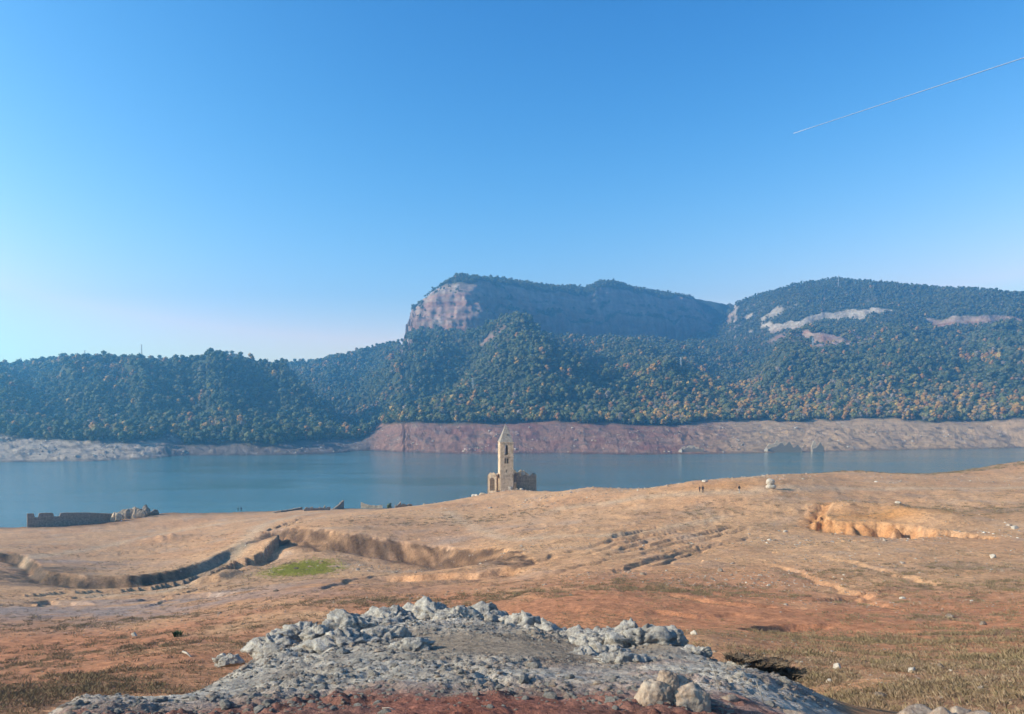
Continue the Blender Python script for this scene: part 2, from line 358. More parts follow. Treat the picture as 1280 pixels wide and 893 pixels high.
    k = L(k, rdk * 1.3, .5 * np.exp(-(((x - 2.2) / 1.5) ** 2 + ((y - 10.2) / 1.1) ** 2)) * ss(-.3, .3, kn))
    c = c * (1 - km[..., None]) + k * km[..., None]
    f = 1 + .22 * fbm(x, y, 1.2, 3, 241) * (1 - .5 * ss(60, 200, r)) + .16 * fbm(x, y, 5, 3, 251)
    wet = ss(1.6, .1, z); c = c * (1 - .45 * wet[..., None])
    return np.clip(c * f[..., None], .01, .9), km
trk1 = line([(120, 735), (190, 730), (235, 715), (262, 700), (300, 682), (330, 655), (400, 640)], 90, 330)
trk2 = line([(20, 700), (120, 685), (210, 665), (330, 648)], 150, 330)
trk3 = line([(560, 640), (580, 655), (640, 672), (760, 668), (900, 640)], 120, 300)
trk4 = line([(700, 635), (800, 622), (930, 616), (1060, 611), (1280, 610)], 140, 260)
grass_zones = [(1150, 862, 7, 6, 1.0), (1000, 850, 3, 3, .8), (1260, 830, 8, 5, .9), (1120, 800, 4, 2.5, .95), (1170, 770, 5, 3, .9), (1240, 790, 7, 3.5, .9), (60, 868, 5, 6, .5), (150, 815, 9, 5, .5), (20, 840, 7, 8, .4),
    (1220, 708, 12, 5, .75), (1140, 655, 7, 3, .0), (1220, 640, 22, 8, .9), (1180, 590, 40, 9, .9), (1040, 588, 20, 6, .8), (920, 632, 20, 6, .6), (960, 650, 12, 5, .5), (1080, 718, 6, 3, .6), (1270, 730, 9, 6, .7), (590, 650, 22, 12, .45), (700, 738, 12, 5, .5), (630, 746, 8, 4, .6), (445, 750, 7, 4, .8), (120, 780, 12, 8, .35), (260, 790, 8, 6, .5), (900, 745, 8, 3, .6), (860, 735, 8, 3, .5), (1190, 750, 9, 4, .4), (300, 700, 14, 8, .5), (330, 720, 12, 6, .5)]
zone_xy = {(a, b): H(a, b, 10 if b > 840 else 25, 300) for a, b, *_ in grass_zones}
green_xy = H(378, 698, 110, 175)
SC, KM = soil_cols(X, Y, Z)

# ------------------------------------------------------------------ ground material
m_ground, n, b = newmat('ground_earth')
att = N(n, 'ShaderNodeAttribute', attribute_name='soil'); km_ = N(n, 'ShaderNodeAttribute', attribute_name='crust')
co = N(n, 'ShaderNodeTexCoord').outputs['Object']
f1 = noise_fac(n, 9, 8, .7, co); f2 = noise_fac(n, .8, 8, .7, co); f3 = noise_fac(n, 60, 4, .7, co)
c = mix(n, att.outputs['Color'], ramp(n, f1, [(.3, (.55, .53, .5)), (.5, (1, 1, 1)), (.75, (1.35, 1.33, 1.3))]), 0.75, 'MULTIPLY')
c = mix(n, c, ramp(n, f2, [(.32, (.66, .62, .6)), (.5, (1, 1, 1)), (.7, (1.3, 1.28, 1.22))]), 0.7, 'MULTIPLY')
c = mix(n, c, ramp(n, f3, [(.35, (.6, .58, .55)), (.5, (1, 1, 1)), (.7, (1.4, 1.4, 1.4))]), 0.5, 'MULTIPLY')
f4 = noise_fac(n, 2.6, 6, .75, co)
c = mix(n, c, ramp(n, f4, [(.34, (.56, .53, .50)), (.5, (1, 1, 1)), (.66, (1.28, 1.26, 1.22))]), .8, 'MULTIPLY')
n.links.new(c, b.inputs['Base Color'])
a1 = N(n, 'ShaderNodeMath', operation='ADD'); n.links.new(f1, a1.inputs[0])
mm = N(n, 'ShaderNodeMath', operation='MULTIPLY'); n.links.new(f2, mm.inputs[0]); mm.inputs[1].default_value = 4; n.links.new(mm.outputs[0], a1.inputs[1])
bump(n, b, a1.outputs[0], 0.9, 0.10)
V = np.stack([X, Y, Z], -1).reshape(-1, 3); nr, nc = X.shape
Fg = grid_faces(nr, nc, True)[:, ::-1]
cap = len(V); V = np.vstack([V, [[0, 0, 38.4]]])
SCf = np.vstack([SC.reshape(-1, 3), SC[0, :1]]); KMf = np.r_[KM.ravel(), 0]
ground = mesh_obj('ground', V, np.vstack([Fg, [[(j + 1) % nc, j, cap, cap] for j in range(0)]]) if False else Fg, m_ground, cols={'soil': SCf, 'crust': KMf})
tag(ground, kind='structure', label='bare dry reservoir bank of tan and red earth with cut banks and gullies')

# ------------------------------------------------------------------ far land: hills, mesa, cliffs
shore = [(-500, 582), (-100, 580), (0, 578), (100, 577), (195, 572.5), (225, 570), (330, 569), (430, 566), (475, 564), (520, 566), (560, 567), (640, 567.5), (700, 567), (850, 568), (930, 567), (1000, 565), (1150, 562), (1280, 560), (1800, 560)]
far_ctl = [ # px, py, Y
 (0, 553, 790), (100, 552, 800), (200, 562, 800), (0, 535, 860), (0, 505, 1060), (0, 480, 1300), (0, 458, 1520), (-300, 535, 860), (-300, 500, 1100), (-300, 458, 1520), (-600, 470, 1500), (-600, 535, 860),
 (130, 535, 880), (130, 510, 1050), (130, 480, 1290), (130, 447, 1560), (200, 450, 1570), (60, 450, 1540), (230, 550, 860), (230, 500, 1130),
 (270, 545, 890), (270, 500, 1180), (270, 470, 1400), (270, 443, 1620), (300, 448, 1640), (240, 450, 1600),
 (330, 548, 880), (300, 464, 1480), (350, 492, 1350), (400, 521, 1190), (440, 545, 1030), (462, 557, 940), (350, 520, 1130), (400, 548, 960),
 (340, 455, 1880), (400, 450, 1880), (450, 438, 1880), (500, 427, 1850), (400, 492, 1560), (400, 470, 1720), (450, 505, 1480), (450, 470, 1780), (480, 530, 1060), (500, 500, 1330), (500, 455, 1700), (500, 480, 1480),
 (510, 532, 960), (560, 532, 960), (560, 500, 1180), (560, 470, 1370), (560, 440, 1560), (555, 417, 1670), (520, 422, 1700), (590, 418, 1660),
 (640, 532, 960), (650, 500, 1130), (645, 470, 1300), (640, 440, 1450), (638, 413, 1590), (600, 532, 960),
 (700, 532, 965), (700, 500, 1150), (700, 470, 1350), (700, 445, 1560), (700, 428, 1740),
 (750, 532, 970), (750, 500, 1160), (750, 470, 1400), (750, 445, 1620), (750, 425, 1850),
 (850, 531, 1010), (850, 500, 1200), (850, 475, 1430), (850, 455, 1680), (850, 435, 1950),
 (900, 480, 1500), (900, 460, 1780), (900, 435, 2050), (950, 527, 1080), (950, 508, 1230), (950, 486, 1480), (965, 462, 1780), (950, 440, 2020), (925, 412, 2350), (912, 388, 2650),
 (1000, 470, 1500), (1000, 445, 1700), (990, 420, 1950), (975, 400, 2080), (960, 371, 2420),
 (1050, 526, 1080), (1050, 500, 1220), (1050, 470, 1390), (1050, 440, 1600), (1050, 415, 1800), (1050, 392, 1990), (1050, 368, 2160), (1040, 349, 2300), (1000, 354, 2320),
 (1150, 525, 1075), (1150, 500, 1200), (1150, 465, 1400), (1150, 430, 1620), (1150, 400, 1820), (1150, 378, 1980), (1150, 358, 2100),
 (1280, 525, 1060), (1280, 500, 1170), (1280, 460, 1360), (1280, 425, 1560), (1280, 395, 1760), (1280, 368, 1950), (1700, 525, 1050), (1700, 460, 1350), (1700, 370, 1950), (900, 529, 1050), (1220, 362, 2030)]
P = [at(*p) for p in far_ctl]
for px, py in shore:
    Ys = EYE * FP / (py - HOR); k = (px - 640) / FP
    P += [(k * Ys, Ys, 0), (k * (Ys - 50), Ys - 50, -6), (k * (Ys - 200), Ys - 200, -20)]
def kp(px, Y, z): P.append(((px - 640) / FP * Y, Y, z))
for px, Y, z in ((400, 1370, 24), (355, 1560, 66), (305, 1690, 122), (440, 1230, 4), (465, 1110, 6), (425, 1300, 12), (500, 2300, 175), (450, 2500, 170), (350, 2600, 140), (270, 2000, 120), (130, 1900, 110), (0, 1900, 95), (-400, 1900, 80),
                 (150, 3000, 60), (400, 3200, 120), (560, 1800, 228), (560, 2100, 235), (560, 2600, 235), (640, 1720, 205), (640, 2000, 225), (700, 2100, 225), (750, 2200, 235), (850, 2300, 240), (850, 2550, 250), (750, 2900, 250), (900, 2850, 310),
                 (960, 2700, 360), (1040, 2700, 400), (1150, 2500, 330), (1280, 2400, 300), (1700, 2400, 280), (640, 3300, 200), (1000, 3300, 300), (1500, 3300, 200)): kp(px, Y, z)
low = RBF(P)
rc_ = lambda px, Y: Y + max(0, px - 612) * 1.05
T = [at(p[0], p[1], rc_(p[0], p[2])) for p in ((509, 394, 1765), (520, 380, 1770), (540, 364, 1780), (560, 352, 1800), (580, 345, 1810), (600, 347, 1850), (640, 351, 1960), (690, 358, 2030), (735, 360, 2090), (752, 352, 2140), (770, 352, 2160), (790, 359, 2180), (850, 369, 2250), (905, 379, 2350), (950, 386, 2500),
     (515, 392, 1700), (530, 386, 1695), (560, 384, 1690), (585, 382, 1680), (600, 376, 1700), (615, 368, 1760), (640, 368, 1860), (690, 374, 1930), (735, 378, 2010), (780, 378, 2070), (830, 385, 2140), (880, 390, 2220), (565, 368, 1730), (590, 362, 1740))]
for px, Y, z in ((509, 2000, 265), (600, 2300, 320), (750, 2500, 360), (900, 2600, 350), (600, 3000, 280), (800, 3000, 320)): T.append(((px - 640) / FP * Y, Y, z))
top = RBF(T)
mesa = [((px - 640) / FP * Y, Y) for px, Y in ((a_, rc_(a_, b_)) for a_, b_ in ((507, 2500), (507, 2000), (507, 1765), (512, 1715), (532, 1690), (575, 1668), (600, 1685), (613, 1725), (634, 1830), (690, 1915), (735, 1990), (780, 2050), (830, 2120), (880, 2200), (915, 2310), (935, 2600), (940, 3100), (507, 3100)))]
HF = lambda px, py: hit(low, px, py, 800, 2400, 1200)
def fline(p): return [HF(a, b_) for a, b_ in p]
cl0 = fline([(922, 390), (935, 392), (950, 391)])
cl1 = fline([(952, 405), (975, 402), (1000, 397), (1050, 391), (1090, 388), (1120, 388), (1140, 392)])
cl2 = fline([(975, 434), (1000, 422), (1040, 418), (1075, 418), (1105, 422)])
cl3 = fline([(1000, 447), (1030, 442), (1060, 440)])
cl4 = fline([(1135, 396), (1180, 397), (1225, 398), (1260, 398), (1330, 400)])
gul1 = fline([(612, 424), (600, 440), (576, 464), (545, 492), (520, 515)])
gul2 = fline([(694, 435), (725, 462), (755, 482), (800, 503), (830, 515)])
gul3 = fline([(870, 455), (905, 470), (935, 488), (950, 505)])
gul4 = fline([(1225, 402), (1205, 430), (1225, 460), (1240, 490)])
gul5 = fline([(20, 470), (60, 500), (110, 525), (150, 540)])
gul6 = fline([(170, 470), (210, 500), (230, 530)])
rdg1 = fline([(638, 414), (648, 445), (665, 480), (690, 515)])
rdg2 = fline([(800, 440), (790, 470), (770, 500)])
rdg3 = fline([(1000, 440), (980, 470), (975, 500)])
rdg4 = fline([(290, 470), (350, 500), (400, 528)])
def spur(x, y, pts, h, wl, wr, wob=20, ws=80, seed=9):        # ridge falling steeply on its left (from here) and slowly on its right
    xs = x + gn(x / ws, y / ws, seed) * wob; ys = y + gn(x / ws + 31, y / ws, seed) * wob
    d, s, p = polydist(xs, ys, pts, wr * 3); w_ = np.where(s > 0, wr, wl); e = ss(0, .3, p) * ss(1, .75, p)
    return h * np.exp(-(d / w_)) * e
spurs = [(fline(a), h, wl, wr) for a, h, wl, wr in (([(60, 472), (90, 500), (120, 535)], 48, 26, 90), ([(130, 465), (165, 495), (190, 530)], 52, 26, 90), ([(225, 475), (255, 500), (280, 535)], 46, 26, 90), ([(-40, 470), (-10, 500), (25, 535)], 46, 26, 90),
    ([(310, 480), (350, 500), (400, 525)], 28, 30, 110), ([(450, 450), (455, 480), (470, 515)], 30, 30, 110), ([(530, 430), (512, 465), (500, 505)], 42, 35, 120), ([(638, 416), (648, 450), (672, 505)], 40, 60, 130), ([(755, 478), (762, 495), (770, 515)], 26, 40, 90),
    ([(850, 485), (842, 498), (838, 515)], 22, 40, 90), ([(1000, 425), (985, 460), (985, 505)], 45, 45, 110), ([(1150, 400), (1130, 440), (1120, 500)], 30, 50, 150), ([(1250, 400), (1240, 440), (1250, 500)], 30, 50, 120))]
def treeline(x, y):
    px = 640 + FP * x / y
    return 30 + 9 * fbm(x, y, 110, 5, 501, .6) - 19 * ss(205, 240, px) * ss(478, 452, px) - 13 * ss(235, 190, px) + 3 * ss(860, 900, px)
def far_h(x, y):
    r = np.hypot(x, y); z = low(x, y)
    up = ss(15, 90, z)
    z = z + up * (fbm(x, y, 230, 3, 301) * 16 + (rid(x, y, 130, 3, 311) - .6) * 22) + ss(3, 20, z) * fbm(x, y, 45, 4, 321) * 4
    for g, h, wd in ((gul1, -38, 55), (gul2, -34, 50), (gul3, -25, 60), (gul4, -32, 55), (gul5, -22, 50), (gul6, -20, 45), (rdg1, 26, 70), (rdg2, 22, 60), (rdg3, 22, 60), (rdg4, 14, 60)):
        z = z + ridge(x, y, g, h, wd, 25, 90)
    for g, h, wl, wr in spurs: z = z + up * spur(x, y, g, h, wl, wr)
    for g, h, L in ((cl0, 14, 60), (cl1, 24, 100), (cl2, 34, 80), (cl3, 20, 60), (cl4, 24, 80)):
        z = z + bank(x, y, g, h, 7, L, 9, 45, 12, endf=.3)
    # drawdown terraces and rubble above the waterline
    lowm = ss(32, 20, z) * ss(-2, 2, z)
    z = z + lowm * (fbm(x, y, 26, 4, 331) * 3.4 + (rid(x, y * 1.6, 16, 3, 341) - .5) * 3.2)
    z = z + lowm * .5 * np.sin(2 * PI * z / 3.4 + 2 * fbm(x, y, 60, 2, 343))
    sd = poly_sd(x, y, mesa)
    w_ = sd + fbm(x, y, 95, 3, 351) * 26 + fbm(x, y, 26, 3, 361) * 9
    k_ = ss(-.2, .3, fbm(x, y, 140, 2, 381)); t = ss(0, 9, w_) * (.5 + .2 * k_) + ss(17, 30, w_) * (.26 - .12 * k_) + ss(30, 52, w_) * (.24 - .08 * k_)
    T_ = top(x, y) + fbm(x, y, 60, 3, 371) * 5 * ss(10, 60, w_)
    z = np.where(w_ > 0, np.maximum(z, z + (T_ - z) * t), z)
    return z, ss(0, 3, w_) * ss(60, 40, w_)
thf = np.radians(np.arange(-44, 44.01, 0.082)); R0 = np.r_[np.linspace(600, 780, 10), np.arange(784, 2700, 3.2), np.linspace(2710, 2900, 8)]
Xf = np.sin(thf)[None] * R0[:, None]; Yf = np.cos(thf)[None] * R0[:, None]
Zf, CM = far_h(Xf, Yf)
# bring the skyline of each bearing to its height (the wood adds the last metres)
SKY = [(-300, 462), (0, 462), (60, 454), (100, 451), (130, 451), (200, 454), (240, 453), (262, 447), (280, 447), (300, 451), (340, 459), (400, 454), (450, 442), (480, 435), (500, 431), (507, 426), (509, 396), (520, 382), (540, 365), (560, 353), (575, 346), (600, 348), (640, 352),
       (690, 359), (735, 361), (750, 353), (770, 353), (790, 360), (850, 370), (905, 380), (918, 381), (925, 378), (950, 369), (1000, 355), (1040, 349), (1080, 352), (1150, 359), (1230, 363), (1280, 369), (1600, 375)]
pxc = 640 + FP * np.tan(thf); want = (HOR - np.interp(pxc, *zip(*SKY))) / FP
elv_ = (Zf - EYE) / Yf; ic = np.argmax(elv_, 0); cols_ = np.arange(len(thf)); dzc = (want - elv_[ic, cols_]) * Yf[ic, cols_]
print('skyline error m', np.abs(dzc).mean(), dzc.min(), dzc.max())
for _it in range(3):
    k5 = np.ones(9) / 9; dzs = np.convolve(np.pad(dzc, 4, 'edge'), k5, 'valid')
    Rc = R0[ic]; lo_ = Rc * .72
    Zf = Zf + dzs[None] * np.clip((R0[:, None] - lo_[None]) / (Rc - lo_)[None], 0, 1)
    elv_ = (Zf - EYE) / Yf; ic = np.argmax(elv_, 0); dzc = (want - elv_[ic, cols_]) * Yf[ic, cols_]
print('after', np.abs(dzc).mean())
# resample each bearing by arc length so that cliffs get vertices of their own
NR = 350
seg = np.sqrt((R0[1:, None] - R0[:-1, None]) ** 2 * .35 + (Zf[1:] - Zf[:-1]) ** 2 * 2.2)
seg = seg * np.where(R0[1:, None] > 2700, .25, 1)
S = np.vstack([np.zeros(len(thf)), np.cumsum(seg, 0)])
# smooth the parameterisation between neighbouring bearings so that rows stay coherent
S = S / S[-1:]; q = np.linspace(0, 1, NR)
Rn = np.stack([np.interp(q, S[:, j], R0) for j in range(len(thf))], 1)
ker = np.ones(5) / 5
Rn2 = np.apply_along_axis(lambda a: np.convolve(np.pad(a, 2, 'edge'), ker, 'valid'), 1, Rn); Rn = .35 * Rn + .65 * Rn2
Zn = np.stack([np.interp(Rn[:, j], R0, Zf[:, j]) for j in range(len(thf))], 1)
CMn = np.stack([np.interp(Rn[:, j], R0, CM[:, j]) for j in range(len(thf))], 1)
Xn = np.sin(thf)[None] * Rn; Yn = np.cos(thf)[None] * Rn
# slope
def normals(X, Y, Z):
    P = np.stack([X, Y, Z], -1); a = np.gradient(P, axis=0); b_ = np.gradient(P, axis=1); nn = np.cross(b_, a)
    nn = nn / (np.linalg.norm(nn, axis=-1, keepdims=True) + 1e-9); return np.where(nn[..., 2:] < 0, -nn, nn)
NN = normals(Xn, Yn, Zn); SL = NN[..., 2]
pxn = 640 + FP * Xn / Yn; prom = ss(505, 512, pxn) * ss(640, 600, pxn) * ss(235, 250, Zn) * ss(345, 325, Zn)
rock = np.clip(ss(.70, .5, SL + .0) * ss(150, 190, Zn) + prom * ss(.985, .88, SL + .1 * fbm(Xn, Yn, 40, 3, 491)), 0, 1)
# ledges: cliffs pushed in and out along strata
st = (gn(Zn / 6.0 + fbm(Xn, Yn, 160, 2, 401) * 1.5, Xn / 400, 402) * 4 + gn(Zn / 2.2, Xn / 120, 403) * 1.6 + fbm(Xn, Zn * .25, 14, 3, 404) * 5) * rock
hn = NN[..., :2] / (np.linalg.norm(NN[..., :2], axis=-1, keepdims=True) + 1e-6)
Xn = Xn + hn[..., 0] * st; Yn = Yn + hn[..., 1] * st
def far_cols(x, y, z, rock):
    n_ = x.shape
    def L(c, t, m): m = np.clip(m, 0, 1)[..., None]; return c * (1 - m) + np.array(t) * m
    c = np.ones(n_ + (3,)) * np.array([.060, .066, .032])
    c = L(c, (.10, .08, .05), .5 * ss(.1, .5, fbm(x, y, 50, 3, 411)))
    tl_ = treeline(x, y); dd = ss(3, -2, z - tl_ + 2 * fbm(x, y, 12, 3, 421))
    px = 640 + FP * x / y
    earth = L(L(np.ones(n_ + (3,)) * np.array([.28, .145, .10]), (.46, .29, .165), ss(820, 960, px)), (.38, .29, .22), ss(230, 190, px)); earth = L(earth, (.15, .115, .10), ss(195, 215, px) * ss(480, 450, px))  # last mix: darker earth below the left hill, slope shade put into the colour
    earth = L(earth, (.22, .09, .07), .8 * ss(-.1, .4, fbm(x, y, 40, 4, 431)) * ss(980, 800, px) * ss(480, 600, px))
    earth = L(earth, (.46, .36, .29), .5 * ss(.1, .6, fbm(x, y, 18, 4, 441)))
    earth = L(earth, (.14, .10, .08), .75 * ss(.05, .45, fbm(x * .35, y, 9, 3, 442)))
    wet = ss(2.2, .3, z); earth = earth * (1 - .5 * wet[..., None])
    c = c * (1 - dd[..., None]) + earth * dd[..., None]
    pyr = HOR - (z - EYE) / y * FP
    led = np.exp(-(((px - 1040) / 62) ** 2) ** 2 - (((pyr - 425) / 9) ** 2) ** 2) * ss(-.35, .1, fbm(x, y, 60, 3, 481)); c = L(c, (.42, .27, .22), led)
    strat = gn(z / 7 + fbm(x, y, 160, 2, 401), x / 500, 451)
    rc = L(np.ones(n_ + (3,)) * np.array([.25, .135, .10]), (.28, .185, .14), ss(-.3, .5, strat))
    rc = L(rc, (.36, .30, .245), ss(900, 930, px) * ss(245, 275, z)) 
    rc = L(rc, (.31, .25, .20), .5 * ss(305, 320, z + 6 * strat) * ss(930, 900, px))
    rc = L(rc, (.36, .30, .25), .5 * ss(.0, .5, fbm(x, z * .7, 30, 3, 461)))
    c = c * (1 - rock[..., None]) + rc * rock[..., None]
    c = c * (1 + .25 * fbm(x, y + z, 7, 3, 471) + rock * (.55 * fbm(x * 1.5, z * .35, 16, 4, 472) + .45 * fbm(x * .12, z, 6, 3, 473)))[..., None]
    return np.clip(c, .01, .9), dd
FC, DD = far_cols(Xn, Yn, Zn, rock)
m_hill, n, b = newmat('hill_rock_and_soil')
att = N(n, 'ShaderNodeAttribute', attribute_name='soil')
co = N(n, 'ShaderNodeTexCoord').outputs['Object']
f1 = noise_fac(n, .12, 8, .7, co); f2 = noise_fac(n, .5, 5, .7, co)
c = mix(n, att.outputs['Color'], ramp(n, f1, [(.3, (.6, .58, .56)), (.5, (1, 1, 1)), (.72, (1.3, 1.28, 1.25))]), 0.9, 'MULTIPLY')
n.links.new(c, b.inputs['Base Color']); bump(n, b, f2, 1.0, 2.5)
nr, nc = Xn.shape
hills = mesh_obj('mountain', np.stack([Xn, Yn, Zn], -1).reshape(-1, 3), grid_faces(nr, nc)[:, ::-1], m_hill, cols={'soil': FC.reshape(-1, 3)})
tag(hills, kind='structure', label='flat topped mountain with pink cliffs and wooded slopes across the reservoir')

# ------------------------------------------------------------------ water
m_water, n, b = newmat('reservoir_water')
b.inputs['Base Color'].default_value = (.065, .165, .17, 1); b.inputs['Roughness'].default_value = .08; b.inputs['IOR'].default_value = 1.33; b.inputs['Specular IOR Level'].default_value = .5
co = N(n, 'ShaderNodeTexCoord').outputs['Object']
mp = N(n, 'ShaderNodeMapping'); mp.inputs['Scale'].default_value = (1.0, .55, 1); n.links.new(co, mp.inputs['Vector'])
w1 = noise_fac(n, .55, 5, .6, mp.outputs[0]); mp2 = N(n, 'ShaderNodeMapping'); mp2.inputs['Scale'].default_value = (.35, 1.6, 1); n.links.new(co, mp2.inputs['Vector']); w2 = noise_fac(n, .011, 4, .6, mp2.outputs[0])
amp = ramp(n, w2, [(.38, (.25,) * 3), (.62, (1,) * 3)])
u = N(n, 'ShaderNodeBump'); u.inputs['Distance'].default_value = .55; n.links.new(w1, u.inputs['Height']); n.links.new(amp, u.inputs['Strength']); n.links.new(u.outputs[0], b.inputs['Normal'])
water = mesh_obj('water', [(-2600, -300, 0), (2600, -300, 0), (2600, 2600, 0), (-2600, 2600, 0)], [(0, 1, 2, 3)], m_water, smooth=False)
tag(water, kind='structure', label='calm teal reservoir water')

#@@OBJECTS@@
def gn3(x, y, z, seed=0):
    ix, iy, iz = np.floor(x), np.floor(y), np.floor(z); fx, fy, fz = x - ix, y - iy, z - iz
    f = lambda t: t * t * t * (t * (t * 6 - 15) + 10)
    u, v, w_ = f(fx), f(fy), f(fz); o = 0
    for a in (0, 1):
        for b_ in (0, 1):
            for c_ in (0, 1):
                h1 = hsh(ix + a + (iz + c_) * 57, iy + b_ + (iz + c_) * 131, seed) * 2 * PI; h2 = hsh(ix + a + (iz + c_) * 91, iy + b_, seed + 77) * 2 - 1
                s_ = np.sqrt(1 - h2 * h2)
                g = np.cos(h1) * s_ * (fx - a) + np.sin(h1) * s_ * (fy - b_) + h2 * (fz - c_)
                o = o + g * (u if a else 1 - u) * (v if b_ else 1 - v) * (w_ if c_ else 1 - w_)
    return o * 1.6
def fbm3(p, sc, oct=4, seed=0, gain=.5, bil=False):
    s_ = 0; a = 1; t = 0
    for k in range(oct):
        g = gn3(p[:, 0] / sc + 7.7 * k, p[:, 1] / sc, p[:, 2] / sc - 3.3 * k, seed + k)
        s_ = s_ + a * ((np.abs(g) * 2 - .6) if bil else g); t += a; a *= gain; sc *= .5
    return s_ / t
_ico = {}
def ico(k):
    if k not in _ico:
        bm = bmesh.new(); bmesh.ops.create_icosphere(bm, subdivisions=k, radius=1)
        _ico[k] = (np.array([v.co[:] for v in bm.verts]), np.array([[v.index for v in f.verts] for f in bm.faces])); bm.free()
    return _ico[k][0].copy(), _ico[k][1]
def gz(x, y):
    return float(near_h(np.array([x], float), np.array([y], float))[0])
def lumpmesh(k, dims, seed, rough=.25, pit=.06, square=.0, flat=True, facets=0):
    v, f = ico(k); d = np.array(dims)
    if facets:       # broken stone: a ball cut by random planes
        r_ = np.random.default_rng(seed); nn = r_.normal(size=(facets, 3)); nn /= np.linalg.norm(nn, axis=1, keepdims=True); hh_ = r_.uniform(.62, 1.0, facets)
        q = np.maximum(v @ nn.T, 1e-3); rad = np.minimum((hh_ / q).min(1), 1.12); v = v * rad[:, None]
    if square and not facets: v = np.sign(v) * np.abs(v) ** (1 - square); v = v / np.linalg.norm(v, axis=1, keepdims=True) ** .5
    s_ = v * 1.0; off = rng.uniform(-50, 50, 3)
    v = v * (1 + rough * fbm3(s_ + off, .9, 3, seed))[:, None]
    p = v * d
    m = d.mean()
    if pit:
        nr_ = s_ / (np.linalg.norm(s_, axis=1, keepdims=True) + 1e-9)
        q_ = fbm3(p + off, m * .42, 5, seed + 9, .6, True) + .35 * fbm3(p + off, m * .12, 2, seed + 19, .6, True)
        p = p + nr_ * (q_ * pit * m * 2.2)[:, None]
    return p, f
def empty(name, loc, rz=0):
    o = bpy.data.objects.new(name, None); C.objects.link(o); o.location = loc; o.rotation_euler = (0, 0, rz); o.empty_display_size = .2; return o

# ---- materials of things
def stone_mat(name, c1, c2, c3, sc, bs=.8, bd=.05, lichen=None, detail=8):
    m, n, b = newmat(name); co = N(n, 'ShaderNodeTexCoord').outputs['Object']
    f1 = noise_fac(n, sc, detail, .68, co); f2 = noise_fac(n, sc * 5.5, 5, .7, co); f3 = noise_fac(n, sc * .45, 4, .6, co)
    c = ramp(n, f1, [(.3, c1), (.48, c2), (.66, c3)])
    c = mix(n, c, ramp(n, f2, [(.3, (.55, .54, .55)), (.55, (1.05,) * 3), (.75, (1.25,) * 3)]), .8, 'MULTIPLY')
    if lichen: c = mix(n, c, lichen, ramp(n, f3, [(.52, (0,) * 3), (.62, (.75,) * 3)]))
    n.links.new(c, b.inputs['Base Color'])
    a = N(n, 'ShaderNodeMath', operation='ADD'); n.links.new(f1, a.inputs[0]); n.links.new(f2, a.inputs[1]); bump(n, b, a.outputs[0], bs, bd)
    return m
m_crust = stone_mat('crusted_grey_limestone', (.15, .135, .12), (.37, .33, .29), (.53, .48, .42), 5, 1.0, .04, (.22, .20, .185))
m_bould = stone_mat('weathered_pinkish_boulder', (.17, .115, .085), (.33, .245, .185), (.45, .37, .29), 4, .9, .02, (.17, .15, .15))
m_pale = stone_mat('pale_stone', (.30, .25, .20), (.44, .37, .30), (.56, .50, .42), 3, .6, .02)
m_masonry = stone_mat('old_tan_masonry', (.30, .205, .135), (.52, .38, .26), (.66, .51, .37), 1.1, 1.0, .14, (.27, .20, .145))
m_mason_dk = stone_mat('dark_shaded_masonry', (.13, .095, .07), (.24, .18, .135), (.36, .28, .21), 1.4, .9, .12)  # darker masonry copy: shade painted into ruin walls, also plain dark stones
m_roofst = stone_mat('grey_stone_roof', (.16, .13, .11), (.27, .22, .18), (.36, .31, .26), 2.0, .9, .08)
m_dark = stone_mat('dark_dead_roots', (.06, .042, .032), (.13, .092, .066), (.26, .19, .13), 8, 1, .03)
m_metal = newmat('grey_painted_metal')[0]; m_metal.node_tree.nodes['Principled BSDF'].inputs['Base Color'].default_value = (.35, .37, .38, 1)

# ---- rocks of the foreground outcrop
def rock_at(px, py, wpx, hpx, Y, mat, k=4, label=None, cat='rock', group=None, name='rock', sink=.42, depth=None, rough=.42, pit=.10, rz=None, square=.25, lift=0):
    k = max(k, 5) if mat is m_crust else k
    x, y, _ = at(px, py, Y); wx = wpx / FP * Y / 2; hz_ = hpx / FP * Y
    d = (wx * 1.38, (depth or wx * .85), hz_ * .92)
    p, f = lumpmesh(k, d, int(rng.integers(1e6)), rough * (.55 if mat is m_crust else .5), pit * .8, square, facets=20)
    if mat is m_crust:      # craggy, sunk flanks: shelves and clefts
        off = rng.uniform(-30, 30, 3); cr = np.abs(fbm3(p + off, .42, 3, 77)); p = p * (1 - .30 * np.exp(-(cr / .07) ** 2))[:, None]
        p[:, 2] += .35 * d[2] * fbm3(p * (1, 1, .4) + off, .35, 3, 78)
    o = mesh_obj(name, p, f, mat)
    zc = at(px, py, Y)[2] - hz_ * sink + lift
    if mat is m_crust: zc = max(zc, gz(x, y + d[1] * .4) - hz_ * .05)
    o.location = (x, y + d[1] * .4, zc); o.rotation_euler = (0, 0, rz if rz is not None else 0)
    tag(o, label, cat, group); return o
